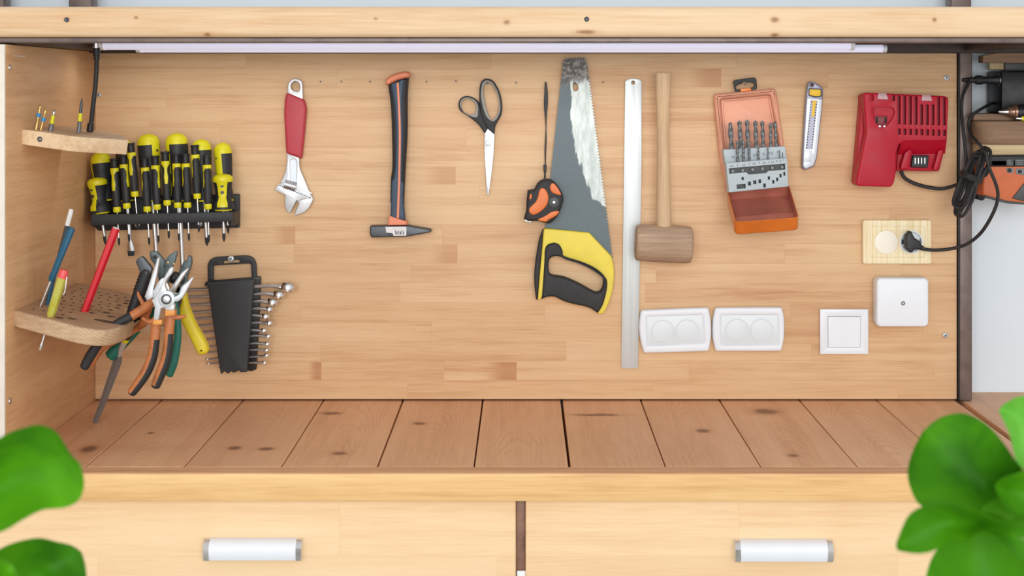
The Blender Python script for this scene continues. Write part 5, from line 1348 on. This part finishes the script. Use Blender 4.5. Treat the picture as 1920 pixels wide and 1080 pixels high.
# ------------------------------------------------------------------ combination wrenches in their holder
r = thing('wrench_holder', 'black plastic holder with a handle hanging on a screw, full of wrenches', 'tool holder', W(432, 701))
fr = rnd([(390, 531), (388.9, 496.7), (393, 487), (403, 482), (463, 479), (474.4, 483), (480, 494), (481.5, 530), (471.8, 530)], 2)
fr = rnd([(390, 535), (388.9, 497), (393, 487), (403, 482), (463, 479), (474.5, 483), (480, 494), (481.5, 535)], 6)
B().plate(fr, -.012, .008, .001, [rnd([(399.5, 526), (400, 499), (402, 497.8), (468, 494), (470.4, 496), (472, 522.5)], 3), rnd([(418, 495), (417.8, 490), (421, 488.8), (447, 486.6), (449.4, 488.5), (449.3, 492.5)], 2)]).done('handle', M['rack'], r)
B().plate([(396, 527), (487, 519), (488, 524), (485, 600), (479.5, 693), (472, 696), (412, 690), (400, 600)], -.014, .012, .001).done('back_plate', M['black'], r)
bf = rnd([(386.7, 529), (474.5, 523), (478, 526), (475.6, 537), (463.3, 697.6), (451, 698.5), (447, 694.5), (443, 697.5), (437, 699.5), (433, 696), (428, 701), (422, 698), (420, 695.5), (417, 700.5), (413.5, 701), (412, 692), (402, 625.6), (390, 540)], 2)
B().plate(bf, -.044, .008, .002, steps=3).done('front_plate', M['rack'], r)
b = B(); b.plate(rnd([(383, 532), (388, 527), (395, 527), (395, 536), (384, 537)], 2), -.04, .03, .001)
for i in range(13): b.plate([(400 + i * .9, 532 + i * 13), (474 - i * .75, 528 + i * 13), (474 - i * .75, 530 + i * 13), (400 + i * .9, 534 + i * 13)], -.037, .024, 0)
b.done('comb', M['black'], r)
screw(432.4, 485.5, -.012, 6.3, 30, r, 'hook_screw')
heads = [(540, 539, 27, 19, 536), (523, 553, 22, 15, 550.4), (511, 567, 20, 15, 564.4), (505, 580, 14, 11, 578), (498, 593.5, 16, 11, 591), (505, 606, 13, 11, 604.4), (495, 620, 11.5, 9, 618.4), (503, 630.5, 10.5, 9, 629), (501, 645, 10.5, 8, 643.3), (500, 656.5, 9, 7.4, 655.6), (500, 666.5, 9, 7.6, 668.4), (496, 680, 10, 6.4, 679.6)]
lefts = [(347, 543.6), (350, 557), (352, 571.6), (355, 585.6), (362, 597.8), (367, 611), (374, 623), (383, 637), (388, 650), (389, 660.7), (392, 673), (394, 681)]
wl_ = ['largest combination wrench, topmost in the black holder', 'second largest combination wrench, second from the top', 'third combination wrench from the top of the holder', 'fourth combination wrench from the top of the holder', 'fifth combination wrench from the top of the holder', 'sixth combination wrench from the top of the holder',
       'seventh combination wrench from the top of the holder', 'eighth combination wrench from the top of the holder', 'ninth combination wrench from the top of the holder', 'tenth combination wrench from the top of the holder', 'second lowest combination wrench in the holder', 'lowest and shortest combination wrench in the holder']
yw = -.029; kw = K(yw)
for i, ((hx, hy, hw, hh, sy), (lx, ly)) in enumerate(zip(heads, lefts)):
    r = thing('combination_wrench', wl_[i] + ', chrome', 'wrench', W((hx + lx) / 2, sy + 4, yw), 'combination wrenches in the black holder')
    th = max(2.0, 3.6 - i * .16)
    e = W(hx, hy, yw); hr_ = hw * kw / 2; hz = hh * kw * .72; tl = Vector((.22, .30, 1)).normalized()
    sx = hx - hw * .5
    B().tubepx([(lx, ly, yw, th * .9, 5), (430, (ly + sy) / 2, yw, th, 5), (sx - 22, sy, yw, th, 5.5), (sx - 8, sy * .75 + hy * .25, yw, th * 1.1, 6), (sx + 2, hy, yw, hh * .30, 6.5)], 12, 5, fixed=True).done('shaft', M['steel'], r)
    b = B(); Uh = Vector((1, 0, -.22)).normalized(); Vh = tl.cross(Uh).normalized()
    b.prism(circ(0, 0, hr_, 28), [circ(0, 0, hr_ * .62, 12)], e + tl * (hz / 2), Uh, Vh, hz, [hz * .14, hz * .1], 2)
    b.done('ring_end', M['chrome'], r)
    oe = W(lx, ly, yw); jr = hr_ * 1.0
    co = [(jr * math.cos(math.radians(a)), jr * math.sin(math.radians(a))) for a in range(-135, 136, 15)] + [(-jr * .15, jr * .5), (jr * .2, jr * .42), (jr * .2, -jr * .42), (-jr * .15, -jr * .5)]
    b = B(); b.prism(co, [], oe + Vector((-jr * .6, 0, hz * .25)), (1, 0, .05), (0, 1, 0), hz * .55, .0004, 1); b.done('open_end', M['chrome'], r)

# ------------------------------------------------------------------ the two plants in front
def leaf(L_, R_, d, cup, bend, tilt=0, nv=5, th=.0006):
    """outline sides from base to tip in photograph pixels at distance d; a curved blade with a fold along its midrib"""
    L_, R_ = cr(L_, 5), cr(R_, 5); n = 26
    def res(P):
        ac = [0]
        for a, b in zip(P, P[1:]): ac.append(ac[-1] + math.dist(a, b))
        out = []
        for i in range(n):
            s = ac[-1] * i / (n - 1); j = 0
            while j < len(ac) - 2 and ac[j + 1] < s: j += 1
            t = (s - ac[j]) / max(1e-9, ac[j + 1] - ac[j]); out.append(tuple(p + (q - p) * t for p, q in zip(P[j], P[j + 1])))
        return out
    A, C = res(L_), res(R_); vs, fs = [], []; m = 2 * nv
    rn = random.Random(int(d * 1000) + n)
    ph = rn.random() * 6
    for i in range(n):
        u = i / (n - 1)
        for j in range(m + 1):
            v = j / m; px = A[i][0] * (1 - v) + C[i][0] * v; py = A[i][1] * (1 - v) + C[i][1] * v
            w = abs(2 * v - 1)
            dd = d - cup * (w ** 1.4) * math.sin(math.pi * min(1, u * .9 + .1)) + bend * u * u + tilt * (v - .5) + .004 * math.sin(9 * u + ph) * w
            vs.append(W(px, py, CAMY + dd))
    k = m + 1
    for i in range(n - 1):
        for j in range(m): fs.append((i * k + j, i * k + j + 1, (i + 1) * k + j + 1, (i + 1) * k + j))
    b = B(); N = len(vs)
    back = [v + Vector((0, th, 0)) for v in vs]
    rim = [i * k for i in range(n)] + [(n - 1) * k + j for j in range(1, k)] + [i * k + m for i in range(n - 2, -1, -1)] + [j for j in range(m - 1, 0, -1)]
    allf = fs + [tuple(N + q for q in f[::-1]) for f in fs] + [(rim[i], N + rim[i], N + rim[(i + 1) % len(rim)], rim[(i + 1) % len(rim)]) for i in range(len(rim))]
    return b.add(vs + back, allf)
def plant(label, px_, d, leaves):
    base = W(px_, 1500, CAMY + d); X0, Y0 = base.x, base.y
    r = thing('potted_plant', label, 'plant', (X0, Y0, 0))
    B().lathe([(0, .09), (.01, .095), (.80, .125), (.84, .13), (.85, .128), (.85, .115), (.80, .11)], 32, at=(X0, Y0, 0)).done('planter', M['pot'], r)
    B().lathe([(.79, .112), (.815, .108), (.822, .05)], 24, at=(X0, Y0, 0)).done('soil', M['soil'], r)
    for L_, R_, dd, cup, bend, tilt, m in leaves:
        o = leaf(L_, R_, dd, cup, bend, tilt).done('leaf', M[m], r, angle=60)
        a = W((L_[0][0] + R_[0][0]) / 2, (L_[0][1] + R_[0][1]) / 2, CAMY + dd)
        c = W((L_[1][0] + R_[1][0]) / 2, (L_[1][1] + R_[1][1]) / 2, CAMY + dd)
        mid = Vector(((a.x + X0) / 2 + (a.x - c.x) * .5, (a.y + Y0) / 2, (a.z + .82) / 2 + .02))
        b = B(); b.sweep(cr([(X0 + (a.x - X0) * .1, Y0 + (a.y - Y0) * .1, .81, .003), tuple(mid) + (.0026,), tuple(a.lerp(mid, .12)) + (.002,), tuple(c.lerp(a, .6)) + (.0014,)], 6), 8)
        b.done('stem', M['stem'], r)
plant('green leafy plant out of focus at the lower left corner', -90, 1.22, [
    ([(-110, 960), (-80, 900), (-30, 845), (10, 815), (45, 802), (72, 797), (95, 803), (112, 818), (128, 848)], [(-90, 1010), (-40, 1010), (10, 994), (42, 975), (80, 956), (120, 952), (148, 938), (158, 905), (150, 870)], 1.18, .03, -.02, .01, 'leaf'),
    ([(-60, 1150), (-45, 1080), (-15, 1040), (10, 1024), (40, 1014), (75, 1009), (105, 1016), (135, 1023), (152, 1035)], [(20, 1200), (70, 1180), (110, 1160), (140, 1130), (157, 1105), (162, 1082), (160, 1062), (157, 1048), (154, 1040)], 1.24, .03, .02, 0, 'leaf_dark'),
    ([(-80, 1130), (-50, 1080), (-20, 1052), (4, 1048), (20, 1056)], [(-50, 1170), (-10, 1150), (20, 1120), (34, 1090), (30, 1068)], 1.15, .02, 0, 0, 'leaf')])
plant('green leafy plant out of focus at the lower right corner', 2010, 1.25, [
    ([(1960, 1010), (1880, 985), (1800, 972), (1750, 960), (1722, 945), (1706, 912), (1702, 882), (1712, 845), (1730, 810)], [(1980, 950), (1940, 905), (1908, 868), (1885, 835), (1862, 807), (1835, 786), (1805, 775), (1770, 780), (1745, 795)], 1.26, .035, .03, .02, 'leaf_dark'),
    ([(1990, 900), (1935, 885), (1910, 872), (1900, 845), (1893, 815), (1882, 790), (1873, 772)], [(2000, 800), (1965, 765), (1935, 745), (1910, 744), (1893, 752), (1880, 760), (1875, 766)], 1.30, .02, .0, .01, 'leaf_pale'),
    ([(2020, 1000), (1960, 985), (1920, 976), (1890, 958), (1872, 932), (1866, 912)], [(2020, 900), (1970, 880), (1930, 880), (1905, 888), (1880, 896), (1868, 906)], 1.19, .02, .0, .0, 'leaf'),
    ([(1930, 1060), (1850, 1000), (1815, 1014), (1785, 1012), (1755, 1031), (1728, 1038), (1700, 1036), (1682, 1032)], [(1960, 980), (1880, 975), (1830, 956), (1790, 946), (1750, 946), (1722, 953), (1700, 972), (1680, 1020)], 1.16, .02, -.01, .0, 'leaf'),
    ([(1880, 1230), (1780, 1170), (1738, 1110), (1742, 1060), (1765, 1020), (1800, 992), (1835, 984)], [(1980, 1180), (1975, 1120), (1955, 1060), (1925, 1022), (1895, 1000), (1870, 988), (1846, 983)], 1.22, .03, .02, 0, 'leaf_dark'),
    ([(1990, 1040), (1930, 1010), (1880, 1000), (1850, 985), (1838, 965)], [(2000, 960), (1960, 940), (1915, 935), (1870, 935), (1842, 950)], 1.235, .015, .0, 0, 'leaf')])
